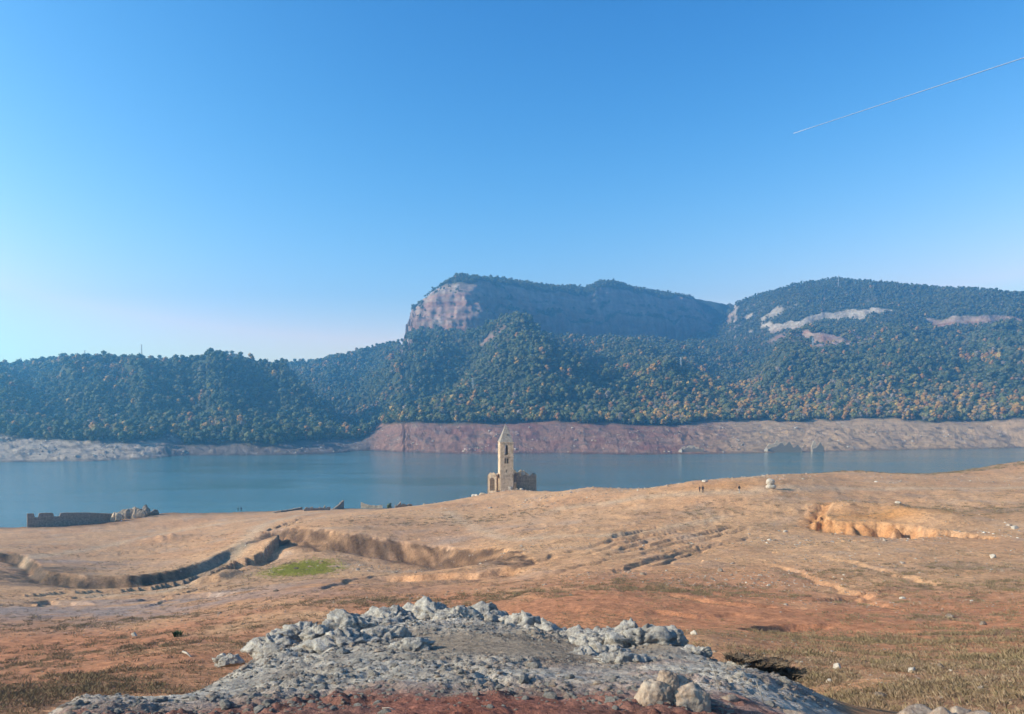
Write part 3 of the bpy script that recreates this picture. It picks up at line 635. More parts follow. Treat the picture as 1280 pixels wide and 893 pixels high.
RK = [ # px, py (base), width, height, Y, detail, label
 (488, 772, 74, 26, 16.2, 5, 'tall lumpy grey rock crowning the left end of the outcrop crest'),
 (462, 783, 56, 20, 15.6, 4, 'grey crusted rock just left of and below the crowning rock of the outcrop'),
 (540, 766, 70, 26, 16.6, 5, 'pale crusted rock on the crest right of the crowning rock'),
 (590, 768, 60, 22, 16.8, 4, 'second pale rock along the crest behind the smooth gravel patch'),
 (572, 781, 46, 18, 15.8, 4, 'small rounded grey rock leaning under the crest behind the gravel'),
 (618, 774, 50, 22, 16.4, 4, 'grey rock in the middle of the crest beside a tuft of green grass'),
 (655, 780, 54, 24, 16.0, 5, 'light grey rock on the crest right of the green grass tuft'),
 (690, 787, 46, 20, 15.6, 4, 'low grey rock where the crest starts to drop to the right'),
 (716, 793, 44, 18, 15.2, 4, 'dark sided rock between the long crest and the right hand rock pile'),
 (372, 790, 60, 20, 13.9, 5, 'flat topped grey rock on the left shoulder of the outcrop'),
 (338, 808, 62, 20, 13.2, 4, 'grey rock low on the left shoulder of the outcrop'),
 (398, 800, 50, 16, 13.4, 4, 'small grey rock between the flat topped rock and the wedge rock'),
 (433, 796, 62, 25, 13.8, 5, 'knobbly grey rock above the wedge shaped rock'),
 (425, 820, 96, 27, 12.3, 5, 'wedge shaped rock with a shaded right end on the left of the outcrop'),
 (478, 805, 60, 18, 13.0, 4, 'low grey rock right of the knobbly rock'),
 (505, 826, 52, 14, 11.8, 4, 'low dark grey rock in the rough crust left of the gravel patch'),
 (283, 822, 34, 12, 12.6, 4, 'small pale rock at the far left tip of the outcrop'),
 (740, 798, 62, 20, 14.6, 5, 'rounded pale rock at the left of the right hand rock pile'),
 (790, 792, 62, 26, 14.9, 5, 'tallest rock of the right hand rock pile'),
 (832, 800, 62, 28, 14.4, 5, 'dark rock at the right end of the right hand rock pile'),
 (742, 812, 56, 22, 13.3, 5, 'smooth topped pale rock in front of the right hand pile'),
 (795, 815, 92, 28, 13.2, 5, 'broad sloping grey rock in the middle of the right hand pile'),
 (755, 826, 50, 16, 12.4, 4, 'shaded grey rock under the broad sloping rock'),
 (730, 824, 36, 12, 12.0, 4, 'small pale rock at the foot of the right hand pile'),
 (872, 820, 36, 12, 12.6, 4, 'small flat grey rock right of the right hand pile'),
 (782, 842, 58, 16, 11.2, 4, 'low blue grey rock in the crust below the right hand pile'),
 (925, 840, 46, 13, 11.4, 4, 'low grey rock beside the clump of dark roots')]
for px, py, w_, h_, Y_, k, lab in RK:
    rock_at(px, py, w_, h_, Y_, m_crust, k, lab, group='grey crusted rocks of the outcrop')
# front boulder: two lobes in one mesh
def multi_lump(name, lobes, mat, k=4, **kw):
    Vs, Fs, o_ = [], [], 0
    for (c_, d_, rg, pt) in lobes:
        p, f = lumpmesh(k, d_, int(rng.integers(1e6)), rg, pt, .25); Vs.append(p + np.array(c_)); Fs.append(f + o_); o_ += len(p)
    o = mesh_obj(name, np.vstack(Vs), np.vstack(Fs), mat); tag(o, **kw); return o
s7 = 1.3 * 7.3 / FP
o = multi_lump('boulder', [((-17 * s7, 0, 4 * s7), (20 * s7, .15, 27 * s7), .22, .05), ((-3 * s7, .05, 22 * s7), (11 * s7, .1, 16 * s7), .2, .05), ((16 * s7, .03, 0), (22 * s7, .16, 28 * s7), .22, .05), ((8 * s7, .09, 18 * s7), (12 * s7, .1, 14 * s7), .2, .06)], m_bould, 5,
               label='large cleft pinkish boulder at the bottom edge of the photo', cat='boulder')
x, y, z = at(843, 893, 7.3); o.location = (x, y + .1, z - .01)
for px, py, w_, h_, Y_, lab in ((1131, 896, 30, 20, 11.6, 'small speckled boulder, leftmost of the row at the bottom right'), (1160, 897, 46, 23, 11.4, 'broad pale boulder second in the row at the bottom right'), (1183, 898, 28, 20, 11.2, 'dark low boulder between the two pale ones at the bottom right'),
                            (1207, 899, 42, 28, 11.3, 'tall angular boulder with a smooth shaded right face at the bottom right'), (1232, 900, 34, 20, 11.2, 'small pale boulder at the right end of the bottom right row'), (992, 896, 30, 16, 8.2, 'pale rounded boulder at the bottom edge left of the dry grass')):
    rock_at(px, py, w_, h_, Y_, m_bould, 4, lab, 'boulder', name='boulder', rough=.25, pit=.045)

# stones standing alone on the bare ground
def stone(px, py, w_, h_, lab, mat=m_pale, y0=9, name='stone', cat='stone', k=3, group=None):
    x, y = H(px, py, y0, 330); z = gz(x, y); s_ = y / FP
    p, f = lumpmesh(k, (w_ / 2 * s_, w_ / 2.4 * s_, h_ * .62 * s_), int(rng.integers(1e6)), .15, .04, facets=12)
    o = mesh_obj(name, p, f, mat); o.location = (x, y, z + h_ * .22 * s_); tag(o, lab, cat, group); return o
for a in ((1047, 838, 11, 9, 'grey stone in the dry grass right of the outcrop'), (1140, 840, 12, 7, 'pale stone on the edge of the red earth strip'), (1176, 838, 9, 9, 'upright dark stone right of the pale stone by the red earth'),
          (1100, 874, 14, 9, 'pale and dark stone low in the dry grass'), (1037, 856, 8, 7, 'small white stone beside the outcrop in dry grass'), (1241, 697, 9, 6, 'white stone among the shrubs on the right hand slope'),
          (1187, 771, 9, 6, 'dark angular stone casting a long shadow on the pale slope'), (1229, 779, 9, 5, 'pale stone right of the dark angular stone on the slope'), (168, 796, 8, 6, 'grey stone alone on red ground at the left'),
          (1122, 640, 8, 4, 'pale stone above the orange bank'), (1268, 662, 9, 5, 'white stone near the right edge of the slope'), (982, 655, 6, 4, 'pale stone left of the orange bank'), (900, 716, 8, 5, 'dark stone among the rubble in the gully mouth'),
          (345, 737, 7, 3, 'dark clod below the green patch'), (370, 699, 7, 3, 'dark clod at the top of the bright green patch'), (868, 793, 9, 6, 'reddish stone just behind the right hand rock pile'), (278, 822, 9, 6, 'grey stone behind the left tip of the outcrop'),
          (1128, 748, 10, 4, 'flat pale slab in the eroded red scarp')):
    stone(*a, mat=(m_dark if 'clod' in a[4] else m_mason_dk if 'dark' in a[4] else m_pale))
# white boulder on a low block, right of the walkers
x, y = H(963, 611, 140, 230); z = gz(x, y); s_ = y / FP
r_ = empty('standing_boulder', (x, y, z - .1)); tag(r_, 'white boulder perched on a low block near the crest, right of the walkers', 'boulder')
p, f = lumpmesh(4, (5.4 * s_, 4 * s_, 4.6 * s_), 5, .12, .04, .15); o = mesh_obj('boulder_top', p + np.array([0, 0, 8.2 * s_]), f, m_pale, r_)
p, f = lumpmesh(3, (6.3 * s_, 4.5 * s_, 2.9 * s_), 6, .08, .03, .5); o = mesh_obj('base_block', p + np.array([.6 * s_, 0, 2.4 * s_]), f, m_pale, r_)
# small stick, green shrub, dark roots, grass tuft on the crest
def tube(name, pts, r0, r1, mat, parent=None, seg=6):
    pts = [Vector(p) for p in pts]; V, F = [], []
    for i, p in enumerate(pts):
        d = (pts[min(i + 1, len(pts) - 1)] - pts[max(i - 1, 0)]).normalized(); a = d.orthogonal().normalized(); b_ = d.cross(a)
        r = r0 + (r1 - r0) * i / (len(pts) - 1)
        for k in range(seg):
            t = 2 * PI * k / seg; V.append(p + r * (math.cos(t) * a + math.sin(t) * b_))
    for i in range(len(pts) - 1):
        for k in range(seg): F.append((i * seg + k, i * seg + (k + 1) % seg, (i + 1) * seg + (k + 1) % seg, (i + 1) * seg + k))
    F += [(0, seg - 1, seg - 2, seg - 3), (0, seg - 3, seg - 4, seg - 5)] if seg == 6 else []
    L_ = (len(pts) - 1) * seg; F += [(L_, L_ + 1, L_ + 2, L_ + 3), (L_, L_ + 3, L_ + 4, L_ + 5)] if seg == 6 else []
    return mesh_obj(name, V, F, mat, parent)
x, y = H(234, 821, 20, 90); z = gz(x, y)
tag(tube('stick', [(x - .3, y + .1, z + .22), (x, y, z + .16), (x + .32, y - .3, z + .05)], .06, .05, m_pale), 'short bleached stick lying on the red ground left of the outcrop', 'stick')
for px, py, Y_, ln in ((486, 887, 7.25, .10), (900, 868, 8.6, .3), (955, 878, 8.6, .22)):
    x, y, z = at(px, py, Y_)
    z = gz(x, y)
    if ln > .15: tag(tube('stem', [(x, y, z - .02), (x - ln * .2, y, z + ln * .6), (x - ln * .35, y + .02, z + ln)], .005, .002, m_pale), 'dry bleached stem standing ' + ('right of the large cleft boulder' if px < 930 else 'near the pale rounded boulder'), 'stem')
    else: tag(tube('twig', [(x - .06, y, z + .02), (x, y, z + .025), (x + .06, y - .02, z + .01)], .004, .003, m_pale), 'pale twig lying on the dark red soil at the bottom', 'twig')

def blade_clump(nb, hgt, spread, wd, seed, lean=.5):
    r = np.random.default_rng(seed); V, F = [], []
    for k in range(nb):
        a = r.uniform(0, 2 * PI); d = spread * math.sqrt(r.uniform()); bx, by = d * math.cos(a), d * math.sin(a)
        h_ = hgt * r.uniform(.5, 1.15); la = a + r.normal(0, .7); l_ = lean * h_ * r.uniform(.1, 1); wa = r.uniform(0, PI); wx, wy = wd * math.cos(wa), wd * math.sin(wa)
        i = len(V); V += [(bx - wx, by - wy, -.02), (bx + wx, by + wy, -.02), (bx + math.cos(la) * l_ * .4 + wx * .6, by + math.sin(la) * l_ * .4 + wy * .6, h_ * .6), (bx + math.cos(la) * l_, by + math.sin(la) * l_, h_)]
        F += [(i, i + 1, i + 2, i + 2), (i, i + 2, i + 3, i + 3)]
    F = [(a, b_, c_) for a, b_, c_, _ in F]
    return np.array(V), np.array(F)
def var_mat(name, stops, sat=1):           # leaf colour differs from plant to plant
    m, n, b = newmat(name); oi = N(n, 'ShaderNodeObjectInfo'); c = ramp(n, oi.outputs['Random'], stops, 'LINEAR')
    co = N(n, 'ShaderNodeTexCoord').outputs['Object']
    f = noise_fac(n, .9, 3, .7, co); c = mix(n, c, ramp(n, f, [(.3, (.6,) * 3), (.7, (1.4,) * 3)]), .8, 'MULTIPLY'); n.links.new(c, b.inputs['Base Color']); b.inputs['Roughness'].default_value = .85
    return m
m_dry = var_mat('dry_grass', [(0, (.17, .11, .075)), (.4, (.28, .195, .13)), (.75, (.22, .15, .095)), (1, (.42, .32, .22))])
m_grn = var_mat('fresh_green_grass', [(0, (.27, .27, .05)), (1, (.42, .38, .09))])
m_bush = var_mat('shrub_leaf', [(0, (.045, .075, .03)), (1, (.07, .10, .04))])
m_scr = var_mat('dry_scrub', [(0, (.15, .105, .065)), (.5, (.23, .165, .10)), (1, (.18, .14, .075))])

def src(name, V, F, mat):                   # a source mesh used by an instancer, not linked to the scene
    me = bpy.data.meshes.new(name); me.from_pydata([tuple(v) for v in V], [], [tuple(int(i) for i in f) for f in F]); me.materials.append(mat)
    return bpy.data.objects.new(name, me)
def scatter(name, pts, scl, kind, sources, label, rotz=True):
    me = bpy.data.meshes.new(name); me.from_pydata([tuple(p) for p in pts], [], [])
    for nm, a in (('scl', scl), ('kind', kind.astype(float)), ('rotz', rng.uniform(0, 2 * PI, len(pts)))):
        t = me.attributes.new(nm, 'FLOAT', 'POINT'); t.data.foreach_set('value', np.asarray(a, np.float32))
    o = bpy.data.objects.new(name, me); C.objects.link(o)
    g = bpy.data.node_groups.new(name, 'GeometryNodeTree'); g.interface.new_socket('Geometry', in_out='INPUT', socket_type='NodeSocketGeometry'); g.interface.new_socket('Geometry', in_out='OUTPUT', socket_type='NodeSocketGeometry')
    gi = g.nodes.new('NodeGroupInput'); go = g.nodes.new('NodeGroupOutput'); jn = g.nodes.new('GeometryNodeJoinGeometry')
    def attr(nm):
        a = g.nodes.new('GeometryNodeInputNamedAttribute'); a.data_type = 'FLOAT'; a.inputs['Name'].default_value = nm; return a.outputs['Attribute']
    cx = g.nodes.new('ShaderNodeCombineXYZ'); g.links.new(attr('rotz'), cx.inputs['Z'])
    for k, s_ in enumerate(sources):
        oi = g.nodes.new('GeometryNodeObjectInfo'); oi.inputs['Object'].default_value = s_; oi.inputs['As Instance'].default_value = True
        ip = g.nodes.new('GeometryNodeInstanceOnPoints'); cmp = g.nodes.new('FunctionNodeCompare'); cmp.data_type = 'FLOAT'; cmp.operation = 'EQUAL'
        cmp.inputs['B'].default_value = float(k); cmp.inputs['Epsilon'].default_value = .1; g.links.new(attr('kind'), cmp.inputs['A'])
        g.links.new(gi.outputs[0], ip.inputs['Points']); g.links.new(cmp.outputs[0], ip.inputs['Selection']); g.links.new(oi.outputs['Geometry'], ip.inputs['Instance'])
        g.links.new(cx.outputs[0], ip.inputs['Rotation']); g.links.new(attr('scl'), ip.inputs['Scale']); g.links.new(ip.outputs[0], jn.inputs[0])
    g.links.new(jn.outputs[0], go.inputs[0])
    md = o.modifiers.new('scatter', 'NODES'); md.node_group = g
    tag(o, label=label, kind='stuff'); return o

# ---- dry grass and small plants on the near ground, in the same zones as the olive soil
def zone_points(nmax):
    out = []
    for px_, py_, sx, sy, f in grass_zones:
        if f <= 0: continue
        xo, yo = zone_xy[(px_, py_)]; r = math.hypot(xo, yo)
        dens = (70 if r < 22 else 30 if r < 45 else 6 if r < 100 else 1.5) * f
        nn = int(min(dens * sx * sy * 3.2, 30000)); q_ = rng.normal(0, .75, (nn, 2)) * (sx, sy) + (xo, yo); out.append(q_)
    q_ = np.vstack(out); q_ = q_[(q_[:, 1] > 8.3)]
    n_ = fbm(q_[:, 0], q_[:, 1], 2.5, 4, 221) + .6 * fbm(q_[:, 0], q_[:, 1], 9, 4, 211)
    q_ = q_[(n_ + rng.normal(0, .2, len(q_))) > .02]
    q_ = q_[poly_sd(q_[:, 0], q_[:, 1], knoll_poly) < -.15]
    return q_
q_ = zone_points(60000); zq = near_h(q_[:, 0], q_[:, 1]); rq = np.hypot(q_[:, 0], q_[:, 1])
tuf = [src('grass_tuft', *blade_clump(18, .11, .12, .003, 1, .9), m_dry), src('grass_tuft', *blade_clump(16, .08, .13, .0035, 2, 1.3), m_dry), src('scrub_tuft', *blade_clump(26, .12, .22, .006, 3, 1.2), m_scr)]
kd_ = np.where(rq > 32, 2, rng.integers(0, 2, len(q_)))
kd_ = np.where((rq > 15) & (rng.uniform(size=len(q_)) < .25), 2, kd_)
print('tufts', len(q_))
scatter('dry_grass', np.c_[q_, zq], rng.uniform(.5, 1.15, len(q_)) * np.where(rq > 32, 1.1 + rq / 160, 1), kd_, tuf, 'dry grass and low scrub growing in patches on the bare ground')
# sparse dead stubble over all of the bare ground
NS = 80000; a_ = rng.uniform(math.radians(-36), math.radians(36), NS); r_s = 20 * (240 / 20) ** rng.uniform(0, 1, NS) ; qs = np.c_[np.sin(a_) * r_s, np.cos(a_) * r_s]
ks = (fbm(qs[:, 0], qs[:, 1], 11, 3, 611) + .5 * fbm(qs[:, 0], qs[:, 1], 2.2, 2, 612) + rng.normal(0, .15, NS) > .12) & (poly_sd(qs[:, 0], qs[:, 1], knoll_poly) < -.2); qs = qs[ks]; zs = near_h(qs[:, 0], qs[:, 1]); k_ = zs > .5; qs, zs = qs[k_], zs[k_]; rs_ = np.hypot(qs[:, 0], qs[:, 1])
scatter('dead_stubble', np.c_[qs, zs], rng.uniform(.35, .9, len(qs)) * (.5 + rs_ / 120), np.zeros(len(qs)), [src('stubble', *blade_clump(18, .09, .2, .009, 9, 1.4), m_scr)], 'sparse dead stubble on the bare lake bed')
xo, yo = green_xy; g_ = rng.normal(0, .55, (3200, 2)) * (5.2, 6.5) + (xo, yo)
g_ = g_[fbm(g_[:, 0], g_[:, 1], 2.5, 4, 221) > -.35]
scatter('green_grass', np.c_[g_, near_h(g_[:, 0], g_[:, 1])], rng.uniform(.6, 1.2, len(g_)), np.zeros(len(g_)), [src('green_tuft', *blade_clump(18, .16, .25, .015, 5, 1.2), m_grn)], 'fresh bright green grass in the hollow under the bank')
# single plants
def shrub(px, py, wpx, hpx, mat, label, Y_=None, nb=220, name='shrub', cat='shrub', wd=.012, lean=.6, loc=None):
    if loc: x, y, z = loc
    else: x, y = (H(px, py, 9, 340) if Y_ is None else at(px, py, Y_)[:2]); z = gz(x, y)
    s_ = y / FP; v, f = blade_clump(nb, hpx * s_, wpx * .42 * s_, wd * y / 14, int(rng.integers(1e6)), lean)
    o = mesh_obj(name, v, f, mat, smooth=False); o.location = (x, y, z); tag(o, label, cat); return o
shrub(222, 797, 9, 7, m_bush, 'small dark green shrub alone on the red ground at the left')
shrub(608, 765, 22, 12, m_dry, 'tuft of yellow green grass growing between the crest rocks', 16.9, name='grass_tuft', cat='grass tuft', loc=(at(606, 765, 16.9)[0], 16.9, at(606, 772, 16.9)[2]))
for px, py, w_, h_, lab in ((930, 826, 34, 12, 'left part clump of dark tangled roots on the right edge of the outcrop'), (962, 836, 48, 22, 'tallest clump of dark tangled roots on the right edge of the outcrop'), (985, 848, 26, 22, 'drooping right hand clump of dark roots on the outcrop edge')):
    x, y, z = at(px, py + 3, 11.4); s_ = 11.4 / FP
    p, f = lumpmesh(4, (w_ / 2.3 * s_, .16, h_ * .4 * s_), int(rng.integers(1e6)), .6, .25, .0); n0 = len(p); V2, F2 = [p], [f]
    for q_ in range(5):
        bv, bf = blade_clump(110, h_ * .34 * s_, .12, .004, int(rng.integers(1e6)), 2.2); bv = bv + np.array([rng.uniform(-.4, .4) * w_ * s_, rng.uniform(-.15, .1), h_ * .05 * s_]); V2.append(bv); F2.append(bf + n0); n0 += len(bv)
    o = mesh_obj('root_clump', np.vstack(V2), np.vstack(F2), m_dark); o.location = (x, y + .1, z + h_ * .2 * s_); tag(o, lab, 'roots')

# ---- stones strewn over the ground (too many to count)
def strew(name, zones, label, mats, kk=2):
    P_, S_ = [], []
    for px, py, sx, sy, cnt, size in zones:
        xo, yo = H(px, py, 9 if py > 850 else 20, 330); q = rng.normal(0, .8, (cnt, 2)) * (sx, sy) + (xo, yo); P_.append(q); S_.append(size * .55 * rng.lognormal(0, .5, cnt))
    q = np.vstack(P_); s_ = np.r_[tuple(S_)]; k = (poly_sd(q[:, 0], q[:, 1], knoll_poly) < -.1) & (q[:, 1] > 9); q = q[k]; s_ = s_[k]
    z = near_h(q[:, 0], q[:, 1]); k = z > .3; q, z, s_ = q[k], z[k], s_[k]
    so_ = []
    for j, m in enumerate(mats):
        p, f = lumpmesh(kk, (1, .8, .6), 900 + j, .12, .04, facets=10); so_.append(src('stone_source', p, f, m))
    return scatter(name, np.c_[q, z], s_, rng.integers(0, len(mats), len(q)), so_, label)
strew('rubble', [(870, 725, 11, 6, 260, .16), (930, 733, 8, 5, 200, .16), (960, 660, 24, 14, 240, .16), (1080, 700, 20, 12, 340, .13), (1200, 700, 18, 14, 420, .14), (1060, 668, 16, 2.5, 300, .22), (1140, 672, 18, 2.5, 260, .2), (1250, 640, 26, 18, 300, .18),
      (1060, 755, 7, 4, 160, .09), (1150, 745, 10, 6, 220, .08), (1240, 760, 9, 7, 260, .07), (1130, 840, 6, 5, 260, .045), (1220, 860, 5, 4, 200, .04), (1030, 862, 2.2, 1.6, 160, .035), (450, 697, 22, 4, 380, .2), (560, 700, 18, 4, 260, .18), (390, 690, 12, 3, 100, .2),
      (770, 604, 30, 6, 420, .34), (840, 603, 22, 5, 320, .3), (600, 616, 26, 5, 300, .35), (150, 790, 14, 10, 240, .07), (60, 850, 8, 8, 240, .05), (250, 770, 14, 8, 200, .09), (450, 750, 12, 6, 160, .09), (650, 735, 14, 8, 200, .08), (880, 790, 5, 3, 120, .06), (960, 800, 7, 5, 220, .055),
      (700, 660, 50, 20, 220, .14), (250, 670, 50, 25, 160, .16), (1240, 600, 40, 14, 260, .25), (1100, 600, 30, 12, 180, .25)], 'small pale and dark stones strewn over the bare ground', [m_pale, m_bould, m_mason_dk, m_bould])
# crumbs on the knoll
q = rng.uniform((-9, 7), (9, 17), (40000, 2)); kdq = poly_sd(q[:, 0], q[:, 1], knoll_poly); cr = fbm(q[:, 0], q[:, 1], 1.6, 2, 91); sm = np.exp(-(((q[:, 0] - .2) / 2.6) ** 2 + ((q[:, 1] - 12.3) / 1.5) ** 2) ** 2)
k = (kdq > .05) & (cr + rng.normal(0, .2, len(q)) > -.1) & (rng.uniform(size=len(q)) > .88 * sm); q = q[k]
p, f = lumpmesh(2, (1, .8, .62), 950, .15, .05, facets=9); p2, f2 = lumpmesh(2, (1, .7, .5), 951, .15, .05, facets=8)
scatter('rock_crumbs', np.c_[q, near_h(q[:, 0], q[:, 1])], .016 * rng.lognormal(0, .6, len(q)), rng.integers(0, 3, len(q)), [src('crumb', p, f, m_crust), src('crumb', p2, f2, m_crust), src('crumb', p2, f2, m_bould)], 'broken crumbs of grey crust covering the outcrop')

# ---- bell tower of the drowned church
from mathutils.geometry import tessellate_polygon
def slab(name, outer, holes, thick, mat, parent, origin, rz, both=True):   # upright wall: outline in (u, z), thickness along local y
    loops = [[(u, v) for u, v in outer]] + [[(u, v) for u, v in h] for h in holes]
    flat = [p for l in loops for p in l]; tris = tessellate_polygon([[Vector((u, v, 0)) for u, v in l] for l in loops])
    V = [(u, 0, v) for u, v in flat] + [(u, thick, v) for u, v in flat]; k = len(flat)
    F = [list(t) for t in tris] + [[a + k for a in t][::-1] for t in tris]
    i = 0
    for l in loops:
        for j in range(len(l)):
            a, b_ = i + j, i + (j + 1) % len(l); F += [[a, b_, b_ + k], [a, b_ + k, a + k]]
        i += len(l)
    bm = bmesh.new(); vs_ = [bm.verts.new(v) for v in V]
    for f in F:
        try: bm.faces.new([vs_[a] for a in f])
        except ValueError: pass
    bmesh.ops.recalc_face_normals(bm, faces=bm.faces); me = bpy.data.meshes.new(name); bm.to_mesh(me); bm.free(); me.materials.append(mat)
    o = bpy.data.objects.new(name, me); C.objects.link(o); o.location = origin; o.rotation_euler = (0, 0, rz)
    if parent: o.parent = parent
    return o
def ragged(w_, hs, seed, jag=.18, step=.35):   # top edge through heights hs, broken
    r = np.random.default_rng(seed); xs = np.arange(w_, -1e-6, -step); t = np.linspace(0, w_, len(hs)); base = np.interp(xs, t, hs)
    o_ = [(0, -1.0), (w_, -1.0)]
    for x_, h_ in zip(xs, base): o_.append((float(x_), float(h_ + round(r.normal(0, 1)) * jag)))
    if o_[-1][0] > .01: o_.append((0.0, float(hs[0])))
    return o_
def arch(cx, z0, w_, h_, n_=10):
    r = w_ / 2; return [(cx - r, z0), (cx + r, z0)] + [(cx + r * math.cos(t), z0 + h_ - r + r * math.sin(t)) for t in np.linspace(0, PI, n_)]
def rect(cx, z0, w_, h_): return [(cx - w_ / 2, z0), (cx + w_ / 2, z0), (cx + w_ / 2, z0 + h_), (cx - w_ / 2, z0 + h_)]
TR = math.radians(7); TW, TD, TH_ = 4.6, 7.4, 16.8
tx, ty = at(632, 612, 280)[:2]; tz = gz(tx, ty) 
tz = at(632, 613, 280)[2]
tower = empty('bell_tower', (tx, ty, tz), TR); tag(tower, 'tall square stone bell tower with pointed roof standing on the bare shore', 'bell tower')
yf = -TD / 2; th_ = .75
slab('front_wall', [(0, -1.5), (TW, -1.5), (TW, TH_), (0, TH_)], [arch(TW * .47, 12.6, 1.15, 3.4), rect(TW * .385, 9.6, .55, 1.8), rect(TW * .56, 9.6, .55, 1.8), rect(TW * .47, 6.4, .3, 1.1)], th_, m_masonry, tower, (-TW / 2, yf, 0), 0)
slab('back_wall', [(0, -1.5), (TW, -1.5), (TW, TH_), (0, TH_)], [arch(TW * .5, 12.6, .85, 3.4)], th_, m_masonry, tower, (-TW / 2, TD / 2 - th_, 0), 0)
for sx in (-1, 1):
    hl = [arch((TD - 2 * th_) * .5, 12.6, .95, 3.4), rect((TD - 2 * th_) * .5, 9.6, .8, 1.7)]
    slab('side_wall', [(0, -1.5), (TD - 2 * th_, -1.5), (TD - 2 * th_, TH_), (0, TH_)], hl, th_, m_masonry, tower, ((-TW / 2 + th_) if sx < 0 else TW / 2, yf + th_, 0), PI / 2)
# belfry floor keeps daylight from the shaft, cornice, roof
def boxm(name, c_, d_, mat, parent, rz=0, bev=.0):
    bm = bmesh.new(); bmesh.ops.create_cube(bm, size=1)
    for v in bm.verts: v.co = Vector((v.co.x * d_[0], v.co.y * d_[1], v.co.z * d_[2]))
    if bev: bmesh.ops.bevel(bm, geom=bm.edges, offset=bev, segments=1, affect='EDGES')
    me = bpy.data.meshes.new(name); bm.to_mesh(me); bm.free(); me.materials.append(mat); o = bpy.data.objects.new(name, me); C.objects.link(o); o.location = c_; o.rotation_euler = (0, 0, rz)
    if parent: o.parent = parent
    return o
boxm('belfry_floor', (0, 0, 12.2), (TW - 2 * th_ - .01, TD - 2 * th_ - .01, .3), m_masonry, tower)
boxm('string_course', (0, 0, 12.0), (TW + .16, TD + .16, .18), m_masonry, tower)
boxm('cornice', (0, 0, TH_ + .12), (TW + .32, TD + .32, .24), m_masonry, tower, bev=.05)
boxm('mullion', (TW * -.025, yf + .35, 10.45), (.16, .25, 1.7), m_masonry, tower)
hw, hd = TW / 2 + .05, TD / 2 + .05; Vr, Fr = [], []
prof = [(0, 1.0), (1.3, .78), (2.8, .55), (4.4, .30), (5.6, .11), (6.3, .0)]
for zz, f_ in prof:
    for a, b_ in ((-1, -1), (1, -1), (1, 1), (-1, 1)): Vr.append((a * hw * max(f_, .01), b_ * hd * max(f_, .01), TH_ + .24 + zz))
for i in range(len(prof) - 1):
    for k in range(4): Fr.append((i * 4 + k, i * 4 + (k + 1) % 4, (i + 1) * 4 + (k + 1) % 4, (i + 1) * 4 + k))
Fr.append((3, 2, 1, 0)); rf = mesh_obj('roof', Vr, Fr, m_roofst, tower, smooth=False)
boxm('finial', (0, 0, TH_ + 6.55), (.14, .14, .5), m_roofst, rf)
boxm('dormer_opening', (.1, -hd * .62, TH_ + 2.9), (.3, .4, .5), m_mason_dk, rf)
# porch arches left of the tower
arc = empty('arcade', (tx, ty, tz), TR); tag(arc, 'ruined porch with two tall arches attached to the left side of the bell tower', 'ruin')
slab('arched_wall', [(0, -1.2), (3.0, -1.2), (3.0, 5.2), (2.5, 6.0), (1.9, 6.5), (1.3, 6.2), (.7, 6.4), (0, 5.6)], [arch(1.45, .05, 1.8, 4.6)], .6, m_masonry, arc, (-TW / 2 - 4.0, -1.6, 0), math.radians(-22))
slab('arched_wall', [(0, -1.2), (3.9, -1.2), (3.9, 5.9), (3.2, 6.1), (2.6, 5.7), (1.5, 6.0), (.6, 5.4), (0, 5.0)], [arch(2.2, .05, 1.9, 4.5)], .6, m_masonry, arc, (-TW / 2 - 1.25, -2.55, 0), math.radians(58))
slab('rear_wall', ragged(4.0, [5.0, 5.4, 4.6, 5.2], 12), [], .6, m_mason_dk, arc, (-TW / 2 - 3.9, 2.0, 0), 0)
# nave ruin on the right
nav = empty('church_ruin', (tx, ty, tz), TR); tag(nav, 'roofless dark stone church ruin behind the right side of the bell tower', 'ruin')
X0 = TW / 2 + .15
slab('nave_wall', ragged(8.3, [5.6, 5.4, 5.9, 4.7, 5.5, 5.3, 5.6, 5.2], 21, .32, .45), [arch(.85, .05, 1.0, 2.9)], .8, m_mason_dk, nav, (X0, -.9, 0), math.radians(-4))
slab('nave_wall', ragged(6.8, [6.0, 6.6, 5.9, 6.8, 6.1, 5.2], 22, .2, .5), [], .8, m_masonry, nav, (X0, 5.2, 0), 0)
slab('end_wall', ragged(5.6, [5.2, 5.6, 4.9, 5.4], 23, .2, .5), [], .8, m_mason_dk, nav, (X0 + 8.2, -.7, 0), math.radians(84))
p, f = lumpmesh(3, (.7, .5, .8), 77, .3, .05); o = mesh_obj('wall_fragment', p + np.array([X0 + 3.6, 0, 5.6]), f, m_pale, nav)
# rubble stones round the church
for k, (px, py, w_, h_, lab, mt) in enumerate(((637, 612, 7, 7, 'white block of stone fallen at the foot of the bell tower', m_pale), (646, 611, 5, 3, 'low grey stone right of the white fallen block', m_mason_dk), (652, 610, 5, 3, 'grey stone in front of the dark church ruin', m_pale), (593, 615, 8, 3, 'low pale stone left of the porch arches', m_pale), (603, 613, 8, 3, 'low stone beside the porch arches', m_masonry), (683, 607, 14, 4, 'dark heap of fallen stone right of the church ruin', m_mason_dk))):
    x, y, z = at(px, py, 277); s_ = 277 / FP
    p, f = lumpmesh(3, (w_ / 2 * s_, w_ / 2.5 * s_, h_ * .6 * s_), 300 + k, .3, .05, .3); o = mesh_obj('fallen_stone', p, f, mt); o.location = (x, y, gz(x, y) + h_ * .25 * s_); tag(o, lab, 'stone')

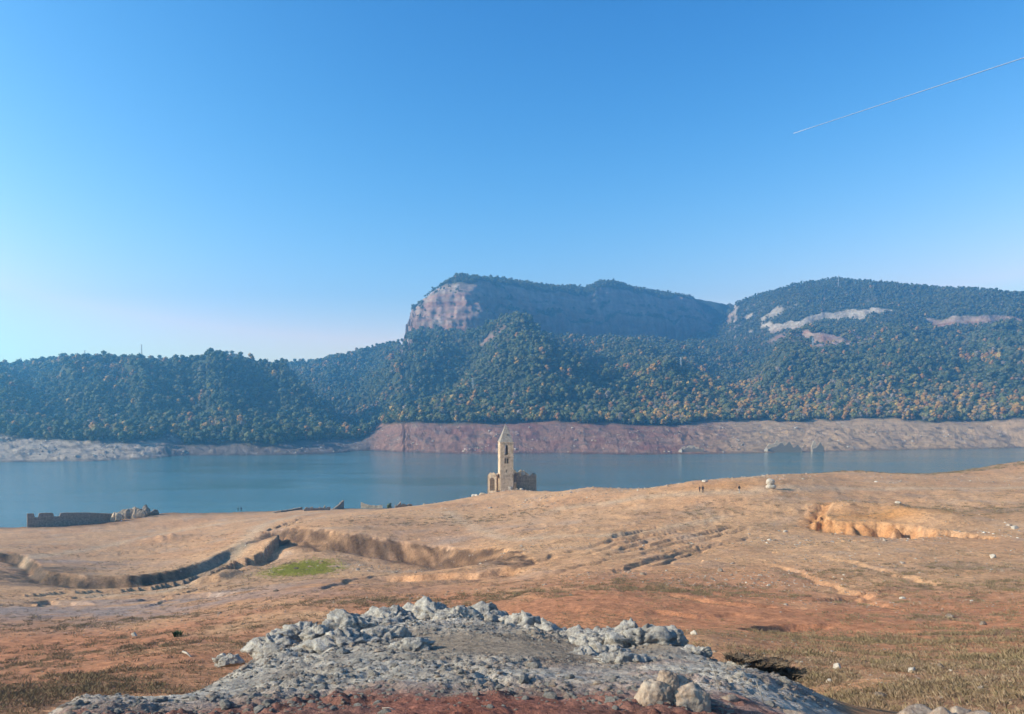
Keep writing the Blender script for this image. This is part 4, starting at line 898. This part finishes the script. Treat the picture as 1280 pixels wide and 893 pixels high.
# ---- ruined walls along the shore
def shoreY(px):
    Y_ = np.linspace(200, 345, 800); z_ = near_h((px - 640) / FP * Y_, Y_); i = int(np.argmax(z_ < .35)); return float(Y_[i])
def shore_pt(px, py, dy=0):
    if px < 330:
        y = shoreY(px) - 1.5; x = (px - 640) / FP * y; return x, y + dy, gz(x, y + dy)
    x, y = H(px, py, 200, 345); return x, y + dy, gz(x, y + dy)
r_ = empty('ruined_wall', (*shore_pt(34, 655)[:2], 0)); tag(r_, 'long low dark wall with gaps running along the waterline at the left', 'wall')
bx, by = r_.location.x, r_.location.y
A_ = shore_pt(34, 655); B_ = shore_pt(150, 648); L_ = math.hypot(B_[0] - A_[0], B_[1] - A_[1]); an = math.atan2(B_[1] - A_[1], B_[0] - A_[0])
s3 = 300 / FP; zt_ = at(34, 644, A_[1])[2]; zt2 = at(150, 641, B_[1])[2]
def top_of(px): # profile of the wall's top along its length
    t = (px - 34) / 116; return zt_ + (zt2 - zt_) * t
out_ = [(0, -2.5), (L_, -2.5)]
for px, dz in ((150, -.8), (138, -.5), (124, -.3), (112, .0), (98, .15), (80, .2), (74, .1), (73, -1.0), (66, -1.1), (65, .1), (62, .3), (50, .3), (48, .1), (47, -1.2), (43, -1.2), (42, .2), (34, .25)):
    out_.append((L_ * (px - 34) / 116, top_of(px) + dz + .25))
slab('wall_section', out_, [], .9, m_mason_dk, r_, (0, 0, 0), an)
for k, (px, w_, h_, mt, lab) in enumerate(((142, 11, 13, m_masonry, 'leaning lit lump of masonry at the left of the shore ruin'), (162, 34, 15, m_mason_dk, 'large rounded heap of collapsed masonry in the shore ruin'), (178, 13, 14, m_mason_dk, 'dark broken masonry lump at the right of the shore ruin'), (190, 9, 8, m_mason_dk, 'small dark masonry lump at the right end of the shore ruin'))):  # lit lump gets the pale masonry, heaps the copy with painted shade
    x, y, z = shore_pt(px, 645 if px < 185 else 643, 2); s_ = y / FP
    Vs, Fs, n0 = [], [], 0
    for q_ in range(max(3, int(w_ / 4))):
        u_ = (q_ + .5) / max(3, int(w_ / 4)) * 2 - 1; ws_ = 2.6 * s_ + w_ * .1 * s_
        p, f = lumpmesh(3, (ws_, 1.6, h_ * .62 * s_ * (1 - .45 * u_ * u_) * rng.uniform(.75, 1.1)), 400 + k * 20 + q_, .12, .05, facets=9); Vs.append(p + np.array([u_ * (w_ / 2 - 2) * s_, rng.uniform(-.5, .5), 0])); Fs.append(f + n0); n0 += len(p)
    o = mesh_obj('masonry_lump', np.vstack(Vs), np.vstack(Fs), mt, smooth=False); o.location = (x, y, z + h_ * .3 * s_); tag(o, lab, 'ruin')
x, y, z = shore_pt(145, 643, 3); tag(tube('pole', [(x, y, z), (x, y, z + 2.5), (x, y, z + 5.2)], .07, .05, m_dark), 'thin pole standing in the shore ruin at the left', 'pole')
def ruin_wall(px0, py0, px1, py1, hs, thick, mat, name, label, cat='wall', seed=1, jag=.12, far=None):
    f_ = (lambda a, b_: shore_pt(a, b_)) if far is None else (lambda a, b_: (at(a, b_, far)[0], far, at(a, b_, far)[2]))
    A_, B_ = f_(px0, py0), f_(px1, py1); L_ = math.hypot(B_[0] - A_[0], B_[1] - A_[1]); s_ = A_[1] / FP
    o = slab(name, ragged(L_, [h * s_ for h in hs], seed, jag, max(.35, L_ / 40)), [], thick, mat, None, (A_[0], A_[1], min(A_[2], B_[2])), math.atan2(B_[1] - A_[1], B_[0] - A_[0])); tag(o, label, cat); return o
ruin_wall(341, 641, 378, 638, [2, 3, 2.5, 3], .8, m_mason_dk, 'ruined_wall', 'low dark broken wall left of the rubble line at the waterline', seed=31)
ruin_wall(380, 639, 413, 638, [3, 5, 3, 5, 3], .8, m_mason_dk, 'ruined_wall', 'jagged heap of dark wall stones near the upright shard', seed=32, jag=.3)
ruin_wall(412, 638, 430, 637, [2, 4, 7, 11], .7, m_mason_dk, 'wall_shard', 'small dark wall rising to an upright shard at the waterline', seed=33)
ruin_wall(451, 635, 478, 634, [8, 5, 4, 4], .8, m_masonry, 'ruined_wall', 'tan wall stub sloping down to the right left of the round bush', seed=34)
ruin_wall(494, 633, 516, 630, [3, 6, 4, 3], .8, m_mason_dk, 'ruined_wall', 'dark broken wall right of the round bush on the shore', seed=35, jag=.3)

# ---- people
def person(px, py, hpx, jacket, legs, label, face=0, stride=.16, y0=120, y1=340):
    x, y = H(px, py, y0, y1); z = gz(x, y); hgt = hpx * y / FP; s_ = hgt / 1.72
    r = empty('person', (x, y, z), face); tag(r, label, 'person', 'walkers on the dry shore'); r.scale = (s_,) * 3
    J = {'pel': (0, 0, .95, .15), 'wai': (0, 0, 1.12, .14), 'che': (0, 0, 1.34, .17), 'nek': (0, 0, 1.50, .065), 'hed': (0, -.01, 1.62, .095), 'top': (0, 0, 1.70, .07)}
    E = [('pel', 'wai'), ('wai', 'che'), ('che', 'nek'), ('nek', 'hed'), ('hed', 'top')]
    for s2, sg in (('l', -1), ('r', 1)):
        fw = stride * sg
        J.update({'hip' + s2: (.10 * sg, 0, .90, .10), 'kne' + s2: (.11 * sg, fw * .6 - .03, .49, .065), 'ank' + s2: (.11 * sg, fw, .09, .045), 'toe' + s2: (.12 * sg, fw - .15, .04, .04),
                  'sho' + s2: (.19 * sg, 0, 1.40, .075), 'elb' + s2: (.25 * sg, -fw * .5, 1.13, .055), 'wri' + s2: (.25 * sg, -fw - .06, .88, .038), 'han' + s2: (.245 * sg, -fw - .08, .80, .035)})
        E += [('pel', 'hip' + s2), ('hip' + s2, 'kne' + s2), ('kne' + s2, 'ank' + s2), ('ank' + s2, 'toe' + s2), ('che', 'sho' + s2), ('sho' + s2, 'elb' + s2), ('elb' + s2, 'wri' + s2), ('wri' + s2, 'han' + s2)]
    ks = list(J); me = bpy.data.meshes.new('body'); me.from_pydata([J[k][:3] for k in ks], [(ks.index(a), ks.index(b_)) for a, b_ in E], [])
    o = bpy.data.objects.new('body', me); C.objects.link(o); md = o.modifiers.new('skin', 'SKIN'); md.use_smooth_shade = True
    for i, k in enumerate(ks):
        sv = me.skin_vertices[0].data[i]; sv.radius = (J[k][3],) * 2; sv.use_root = (k == 'pel')
    o.modifiers.new('sub', 'SUBSURF').levels = 1; o.modifiers['sub'].render_levels = 1
    dg = bpy.context.evaluated_depsgraph_get(); me2 = bpy.data.meshes.new_from_object(o.evaluated_get(dg)); me2.name = 'body'; o.modifiers.clear(); o.data = me2; o.parent = r
    me2.materials.clear()
    for m in (jacket, legs, m_skin): me2.materials.append(m)
    for p_ in me2.polygons:
        c_ = p_.center; p_.material_index = 2 if (c_.z > 1.53 or (abs(c_.x) > .2 and c_.z < .86)) else (0 if c_.z > .93 else 1)
    p, f = ico(2); p = p * (.105, .115, .10) + np.array([0, .02, 1.68]); p = p[:, :]; hr = mesh_obj('hair', p, f, m_dark, r)
    return r
def flatm(name, c_):
    m, n, b = newmat(name); b.inputs['Base Color'].default_value = (*c_, 1); co = N(n, 'ShaderNodeTexCoord').outputs['Object']; bump(n, b, noise_fac(n, 12, 4, .6, co), .4, .02); return m
m_skin = flatm('skin', (.45, .28, .2)); m_jk = flatm('dark_cloth', (.03, .032, .04)); m_jb = flatm('navy_cloth', (.03, .04, .08)); m_tr = flatm('light_trousers', (.34, .33, .33)); m_jr = flatm('brown_cloth', (.07, .045, .04))
person(874.5, 616, 7.5, m_jr, m_jk, 'shorter walker of the close pair in dark clothes near the crest', .3)
person(878.5, 616.5, 9.5, m_jk, m_jk, 'taller walker of the close pair in dark clothes near the crest', -.2)
person(924, 616, 10, m_jk, m_tr, 'lone walker in a dark top and pale trousers left of the white boulder', .5)
person(297.5, 639.5, 5.5, m_jk, m_jk, 'left figure of the distant pair at the waterline', 2.8, .05, 200)
person(301.5, 639.5, 5.5, m_jb, m_jk, 'right figure of the distant pair at the waterline', .2, .05, 200)
x, y = H(882, 603, 160, 240)
stone(881.5, 602, 8, 3, 'white stone on the crest above the close pair of walkers')

# ---- trees: crown of lumpy leaf clusters on a trunk
def crown(seed, n_l, spread, hgt, rad, k=1):
    r = np.random.default_rng(seed); Vs, Fs, o_ = [], [], 0
    for i in range(n_l):
        a = r.uniform(0, 2 * PI); t = r.uniform(0, 1); d = spread * math.sqrt(r.uniform()) * (1 - .5 * t)
        v, f = ico(k); v = v * (1 + .38 * fbm3(v + r.uniform(-9, 9, 3), .7, 2, seed + i))[:, None] * (rad * r.uniform(.6, 1.15)) * (1, 1, .8)
        v = v + np.array([d * math.cos(a), d * math.sin(a), hgt * (.38 + .55 * t)]); Vs.append(v); Fs.append(f + o_); o_ += len(v)
    # loose leaf faces around the lumps
    nl = 90; c_ = np.vstack(Vs); idx = r.integers(0, len(c_), nl); base = c_[idx] + r.normal(0, rad * .16, (nl, 3)); tri = r.normal(0, rad * .22, (nl, 3, 3)) + base[:, None]
    Vs.append(tri.reshape(-1, 3)); Fs.append(np.arange(nl * 3).reshape(-1, 3) + o_)
    return np.vstack(Vs), np.vstack(Fs)
m_leafA = var_mat('evergreen_foliage', [(0, (.042, .056, .026)), (.35, (.072, .084, .036)), (.7, (.108, .108, .048)), (1, (.095, .086, .048))])
m_leafB = var_mat('olive_foliage', [(0, (.10, .105, .035)), (.5, (.16, .14, .05)), (1, (.12, .10, .05))])
m_leafC = var_mat('autumn_foliage', [(0, (.26, .13, .04)), (.35, (.32, .19, .05)), (.7, (.22, .10, .04)), (1, (.36, .24, .07))])
m_leafD = var_mat('bare_twigs', [(0, (.14, .11, .09)), (1, (.22, .17, .13))])
m_trunk = flatm('tree_bark', (.11, .085, .06))
SR = [src('tree_source', *crown(11, 7, 3.0, 7.5, 2.4), m_leafA), src('tree_source', *crown(12, 5, 2.0, 9.5, 2.1), m_leafA), src('tree_source', *crown(13, 8, 3.4, 6.0, 2.2), m_leafA), src('tree_source', *crown(14, 4, 1.5, 8, 2.3), m_leafA),
      src('tree_source', *crown(15, 7, 2.8, 7.0, 2.2), m_leafB), src('tree_source', *crown(16, 6, 2.4, 8.0, 2.1), m_leafC), src('tree_source', *crown(17, 6, 2.2, 7.5, 1.9), m_leafD)]
NT = 190000
u = rng.uniform(size=NT); R_ = np.sqrt(800 ** 2 + u * (2750 ** 2 - 800 ** 2)); T_ = rng.uniform(math.radians(-41), math.radians(41), NT)
ji = np.clip(np.searchsorted(thf, T_), 0, len(thf) - 1)
# look the surface up on the built grid, row by arc position
Rg = Rn; ri = np.empty(NT, int)
order = np.argsort(ji); 
for j in np.unique(ji):
    m = ji == j; ri[m] = np.clip(np.searchsorted(Rg[:, j], R_[m]), 1, nr_far - 1) if False else np.clip(np.searchsorted(Rg[:, j], R_[m]), 1, Rg.shape[0] - 1)
r0, r1 = Rg[ri - 1, ji], Rg[ri, ji]; t = np.clip((R_ - r0) / np.maximum(r1 - r0, 1e-6), 0, 1)
zt1 = Zn[ri - 1, ji] * (1 - t) + Zn[ri, ji] * t
slp = SL[ri, ji]; rk = rock[ri, ji]; xt, yt = np.sin(T_) * R_, np.cos(T_) * R_
el = (Zn - EYE) / Rn; mx = np.maximum.accumulate(el, axis=0); vis = ((zt1 + 14 - EYE) / R_) > mx[ri - 1, ji]
pxs = 640 + FP * xt / yt
tl = treeline(xt, yt)
clear = fbm(xt, yt, 70, 3, 511) + .5 * fbm(xt, yt, 20, 2, 512)
keep = vis & (zt1 > tl) & (slp > .5) & ((rk < .35) | (rng.uniform(size=NT) < .10)) & ~((clear > .55) & (rng.uniform(size=NT) < .75))
cw = pxs + 0
pk = np.exp(-(((pxs - 1040) / 66) ** 2) ** 2 - ((((EYE - zt1) / yt * FP + HOR - 427) / 11) ** 2) ** 2)      # bare pink ledge
keep &= rng.uniform(size=NT) > pk * .93
xt, yt, zt1, pxs, tl, sl_ = xt[keep], yt[keep], zt1[keep], pxs[keep], tl[keep], slp[keep]
aut = fbm(xt, yt, 110, 3, 521); hh = zt1 - tl
pa = .05 + .6 * ss(.12, .45, aut + .25 * fbm(xt, yt, 35, 2, 522)) + .8 * ss(75, 8, hh) * ss(700, 860, pxs) + .38 * ss(45, 5, hh) * ss(760, 600, pxs) * ss(450, 520, pxs); pa = np.clip(pa * ss(320, 200, zt1) + .02, 0, .85)
u = rng.uniform(size=len(xt)); kind = rng.choice(4, len(xt), p=[.35, .25, .25, .15])
kind = np.where(u < pa, np.where(rng.uniform(size=len(xt)) < .38, 5, np.where(rng.uniform(size=len(xt)) < .72, 4, 6)), kind)
print('trees', len(xt))
# the nearest row of trees, at the foot of the wood, stands as single trees
fr = np.argsort(hh + rng.uniform(0, 5, len(hh)) + np.abs(pxs - 640) * 0 + np.where((pxs < 470) | (pxs > 1285), 500, 0) + (yt - 900) * .02)[:240]
mask = np.ones(len(xt), bool); mask[fr] = False
scatter('forest', np.c_[xt, yt, zt1][mask], np.clip(rng.lognormal(-.06, .32, mask.sum()), .5, 1.8) * np.where(zt1[mask] > 220, .68, 1), kind[mask], SR, 'mixed wood of dark evergreens and autumn trees covering the mountain slopes')
labs = {0: ('evergreen_tree', 'dark evergreen tree in the front row at the foot of the far wood', 'dark evergreens along the foot of the far wood'), 4: ('olive_tree', 'olive green tree in the front row at the foot of the far wood', 'olive green trees along the foot of the far wood'),
        5: ('autumn_tree', 'orange autumn tree in the front row at the foot of the far wood', 'orange autumn trees along the foot of the far wood'), 6: ('bare_tree', 'bare grey brown tree in the front row at the foot of the far wood', 'bare trees along the foot of the far wood')}
me_tr = bpy.data.meshes.new('trunk'); bm = bmesh.new(); bmesh.ops.create_cone(bm, segments=6, radius1=.35, radius2=.18, depth=5, cap_ends=True, matrix=Matrix.Translation((0, 0, 2.2))); bm.to_mesh(me_tr); bm.free(); me_tr.materials.append(m_trunk)
for i in fr:
    k = int(kind[i]); kk = 0 if k < 4 else k; nm, lab, grp = labs[kk]
    r = empty(nm, (float(xt[i]), float(yt[i]), float(zt1[i])), float(rng.uniform(0, 6))); s_ = float(rng.uniform(.75, 1.25)); r.scale = (s_, s_, s_ * float(rng.uniform(.9, 1.2))); tag(r, lab, 'tree', grp)
    c_ = bpy.data.objects.new('crown', SR[k].data); C.objects.link(c_); c_.parent = r
    t_ = bpy.data.objects.new('trunk', me_tr); C.objects.link(t_); t_.parent = r
# round bush by the shore ruin
x, y, z = shore_pt(487, 634); v, f = crown(31, 7, .9, 2.2, .8, 2); o = mesh_obj('bush', v, f, m_leafA); o.location = (x, y, z - .3); tag(o, 'round dark bush growing beside the tan wall stub on the shore', 'bush')

# ---- masts and pylons on the hills
def far_z(x, y):
    th = math.atan2(x, y); j = int(np.clip(np.searchsorted(thf, th), 0, len(thf) - 1)); r = math.hypot(x, y); return float(np.interp(r, Rn[:, j], Zn[:, j]))
def mast(px, py_top, py_base, label, Y_=None, wide=0.0, cat='mast', name='radio_mast', arms=0):
    j = int(np.argmin(np.abs(thf - math.atan((px - 640) / FP)))); el_ = (Zn[:, j] - EYE) / np.cos(thf[j]) / Rn[:, j] * 1.0
    tgt = -(py_base - HOR) / FP
    elv = (Zn[:, j] - EYE) / (Rn[:, j] * math.cos(thf[j]))
    i = int(np.argmax(elv >= tgt)) if (elv >= tgt).any() else int(np.argmax(elv))
    Yb = Rn[i, j] * math.cos(thf[j]); x = Xn[i, j]; z = Zn[i, j]; hgt = (py_base - py_top) / FP * Yb + 9
    r = empty(name, (float((px - 640) / FP * Yb), float(Yb), float(z) - 1)); tag(r, label, cat)
    wb = wide or .9; wt = .35
    for a, b_ in ((-1, -1), (1, -1), (1, 1), (-1, 1)): tube('leg', [(a * wb, b_ * wb, 0), (a * (wb + wt) / 2, b_ * (wb + wt) / 2, hgt / 2), (a * wt, b_ * wt, hgt)], .22, .16, m_metal, r)
    for q_ in range(6):
        t0 = q_ / 6; t1 = (q_ + 1) / 6; w0 = wb + (wt - wb) * t0; w1 = wb + (wt - wb) * t1
        tube('brace', [(-w0, -w0, t0 * hgt), (0, -(w0 + w1) / 2, (t0 + t1) / 2 * hgt), (w1, -w1, t1 * hgt)], .12, .12, m_metal, r)
    for q_ in range(arms): tube('crossarm', [(-3.2 + q_ * .5, 0, hgt * (.97 - .13 * q_)), (0, 0, hgt * (.98 - .13 * q_)), (3.2 - q_ * .5, 0, hgt * (.97 - .13 * q_))], .16, .16, m_metal, r)
    return r
mast(106, 438, 447, 'stubby radio mast on the skyline of the left hill', wide=1.6)
mast(177, 431, 446, 'tall thin radio mast on the skyline of the left hill')
mast(26, 449, 455, 'small mast at the far left of the skyline')
mast(1048, 348, 362, 'pale mast on the rounded summit of the right hand mountain')
for px, a, b_, lab in ((591, 481, 496, 'power pylon on the wooded slope under the promontory cliff'), (851, 455, 468, 'power pylon on the slope below the shaded cliffs'), (1016, 428, 440, 'power pylon near the pink ledge on the right')):
    mast(px, a, b_, lab, wide=1.4, cat='pylon', name='power_pylon', arms=3)

# ---- ruins on the far shore
FS = lambda px, py: (EYE * FP / (py - HOR) if py > HOR + 1 else 900)
def far_ruin(px, py, wpx, label, hs, seed, mat=m_mason_dk, white=False, dark=False):
    Y_ = FS(px, py) + 3; s_ = Y_ / FP; x = at(px, py, Y_)[0]
    r = empty('village_ruin', (x, Y_, .0)); tag(r, label, 'ruin', 'drowned village ruins on the far shore')
    W_ = wpx * s_; hs = [h * 1.35 for h in hs]
    slab('broken_wall', ragged(W_, [h * s_ for h in hs], seed, .45, W_ / 16), [], 1.2, mat, r, (-W_ / 2, 0, 0), .02)
    slab('broken_wall', ragged(W_ * .8, [h * s_ * 1.15 for h in hs[::-1]], seed + 1, .45, W_ / 14), [], 1.2, m_masonry, r, (-W_ / 2 + 1, 7, 1), -.05)
    if white: slab('white_end_wall', [(0, -1), (3.6, -1), (3.6, 3.6), (2.6, 5.2), (.9, 4.2), (0, 3.2)], [], 1.2, m_pale, r, (-W_ / 2 - 3.4, -.6, 0), -.4)
    slab('side_wall', ragged(7, [h * s_ for h in hs[:3]], seed + 3, .4, .9), [], 1.0, mat, r, (W_ / 2, .2, 0), PI / 2 + .1)
far_ruin(866, 567.5, 28, 'cluster of broken walls with a white end wall on the far shore', [5, 4, 6, 5, 6, 4, 5, 3], 51, white=True)
far_ruin(981, 566, 44, 'longest row of jagged broken walls on the far shore', [2, 4, 5, 9, 6, 10, 5, 7, 3], 61, white=True)
far_ruin(1023, 565.5, 14, 'small dark stump of walls right of the long ruin on the far shore', [3, 4, 9, 4], 71)
# rubble on the drawdown slope across the water
m_ = (DD > .6) & (Zn > 1.5) & (Zn < 27); ii = np.argwhere(m_); ii = ii[rng.choice(len(ii), 2600)]
px_ = 640 + FP * Xn[ii[:, 0], ii[:, 1]] / Yn[ii[:, 0], ii[:, 1]]; g_ = fbm(Xn[ii[:, 0], ii[:, 1]], Yn[ii[:, 0], ii[:, 1]], 30, 3, 441); k = g_ > .05; ii = ii[k]
pp = np.c_[Xn[ii[:, 0], ii[:, 1]] + rng.normal(0, 1, len(ii)), Yn[ii[:, 0], ii[:, 1]] + rng.normal(0, 3, len(ii)), Zn[ii[:, 0], ii[:, 1]]]
p, f = lumpmesh(2, (1, .8, .6), 960, .35, .08, .3)
scatter('boulder_field', pp, .8 * rng.lognormal(0, .4, len(pp)), rng.integers(0, 3, len(pp)), [src('s', p, f, m_bould), src('s', p, f, m_mason_dk), src('s', p, f, m_pale)], 'boulders scattered on the bare slope across the water')

# ---- condensation trail of a jet, far above
m_con, n, b = newmat('condensation_trail'); b.inputs['Base Color'].default_value = (.62, .62, .62, 1)
pa_ = at(992, 167, 24000); pb_ = at(1330, 56, 26000); pts = [tuple(pa_[k] + (pb_[k] - pa_[k]) * t for k in range(3)) for t in np.linspace(0, 1, 12)]
tag(tube('contrail', pts, 8, 17, m_con), 'thin white condensation trail slanting up across the blue sky', 'contrail')

#@@END@@

# ------------------------------------------------------------------ haze
bm = bmesh.new(); bmesh.ops.create_cube(bm, size=1)
me = bpy.data.meshes.new('haze'); bm.to_mesh(me); bm.free()
hz = bpy.data.objects.new('haze', me); C.objects.link(hz)
zb, zt = -30.0, 520.0
hz.scale = (5600, 3700, zt - zb); hz.location = (0, 1250, (zt + zb) / 2)
mh = bpy.data.materials.new('haze_air'); mh.use_nodes = True; n = mh.node_tree; n.nodes.clear()
pv = N(n, 'ShaderNodeVolumePrincipled'); pv.inputs['Color'].default_value = (.21, .60, 1.0, 1); pv.inputs['Density'].default_value = HAZE_D; pv.inputs['Anisotropy'].default_value = .58
o = N(n, 'ShaderNodeOutputMaterial'); n.links.new(pv.outputs[0], o.inputs['Volume'])
me.materials.append(mh); tag(hz, kind='stuff', label='thin blue haze in the air over the reservoir')
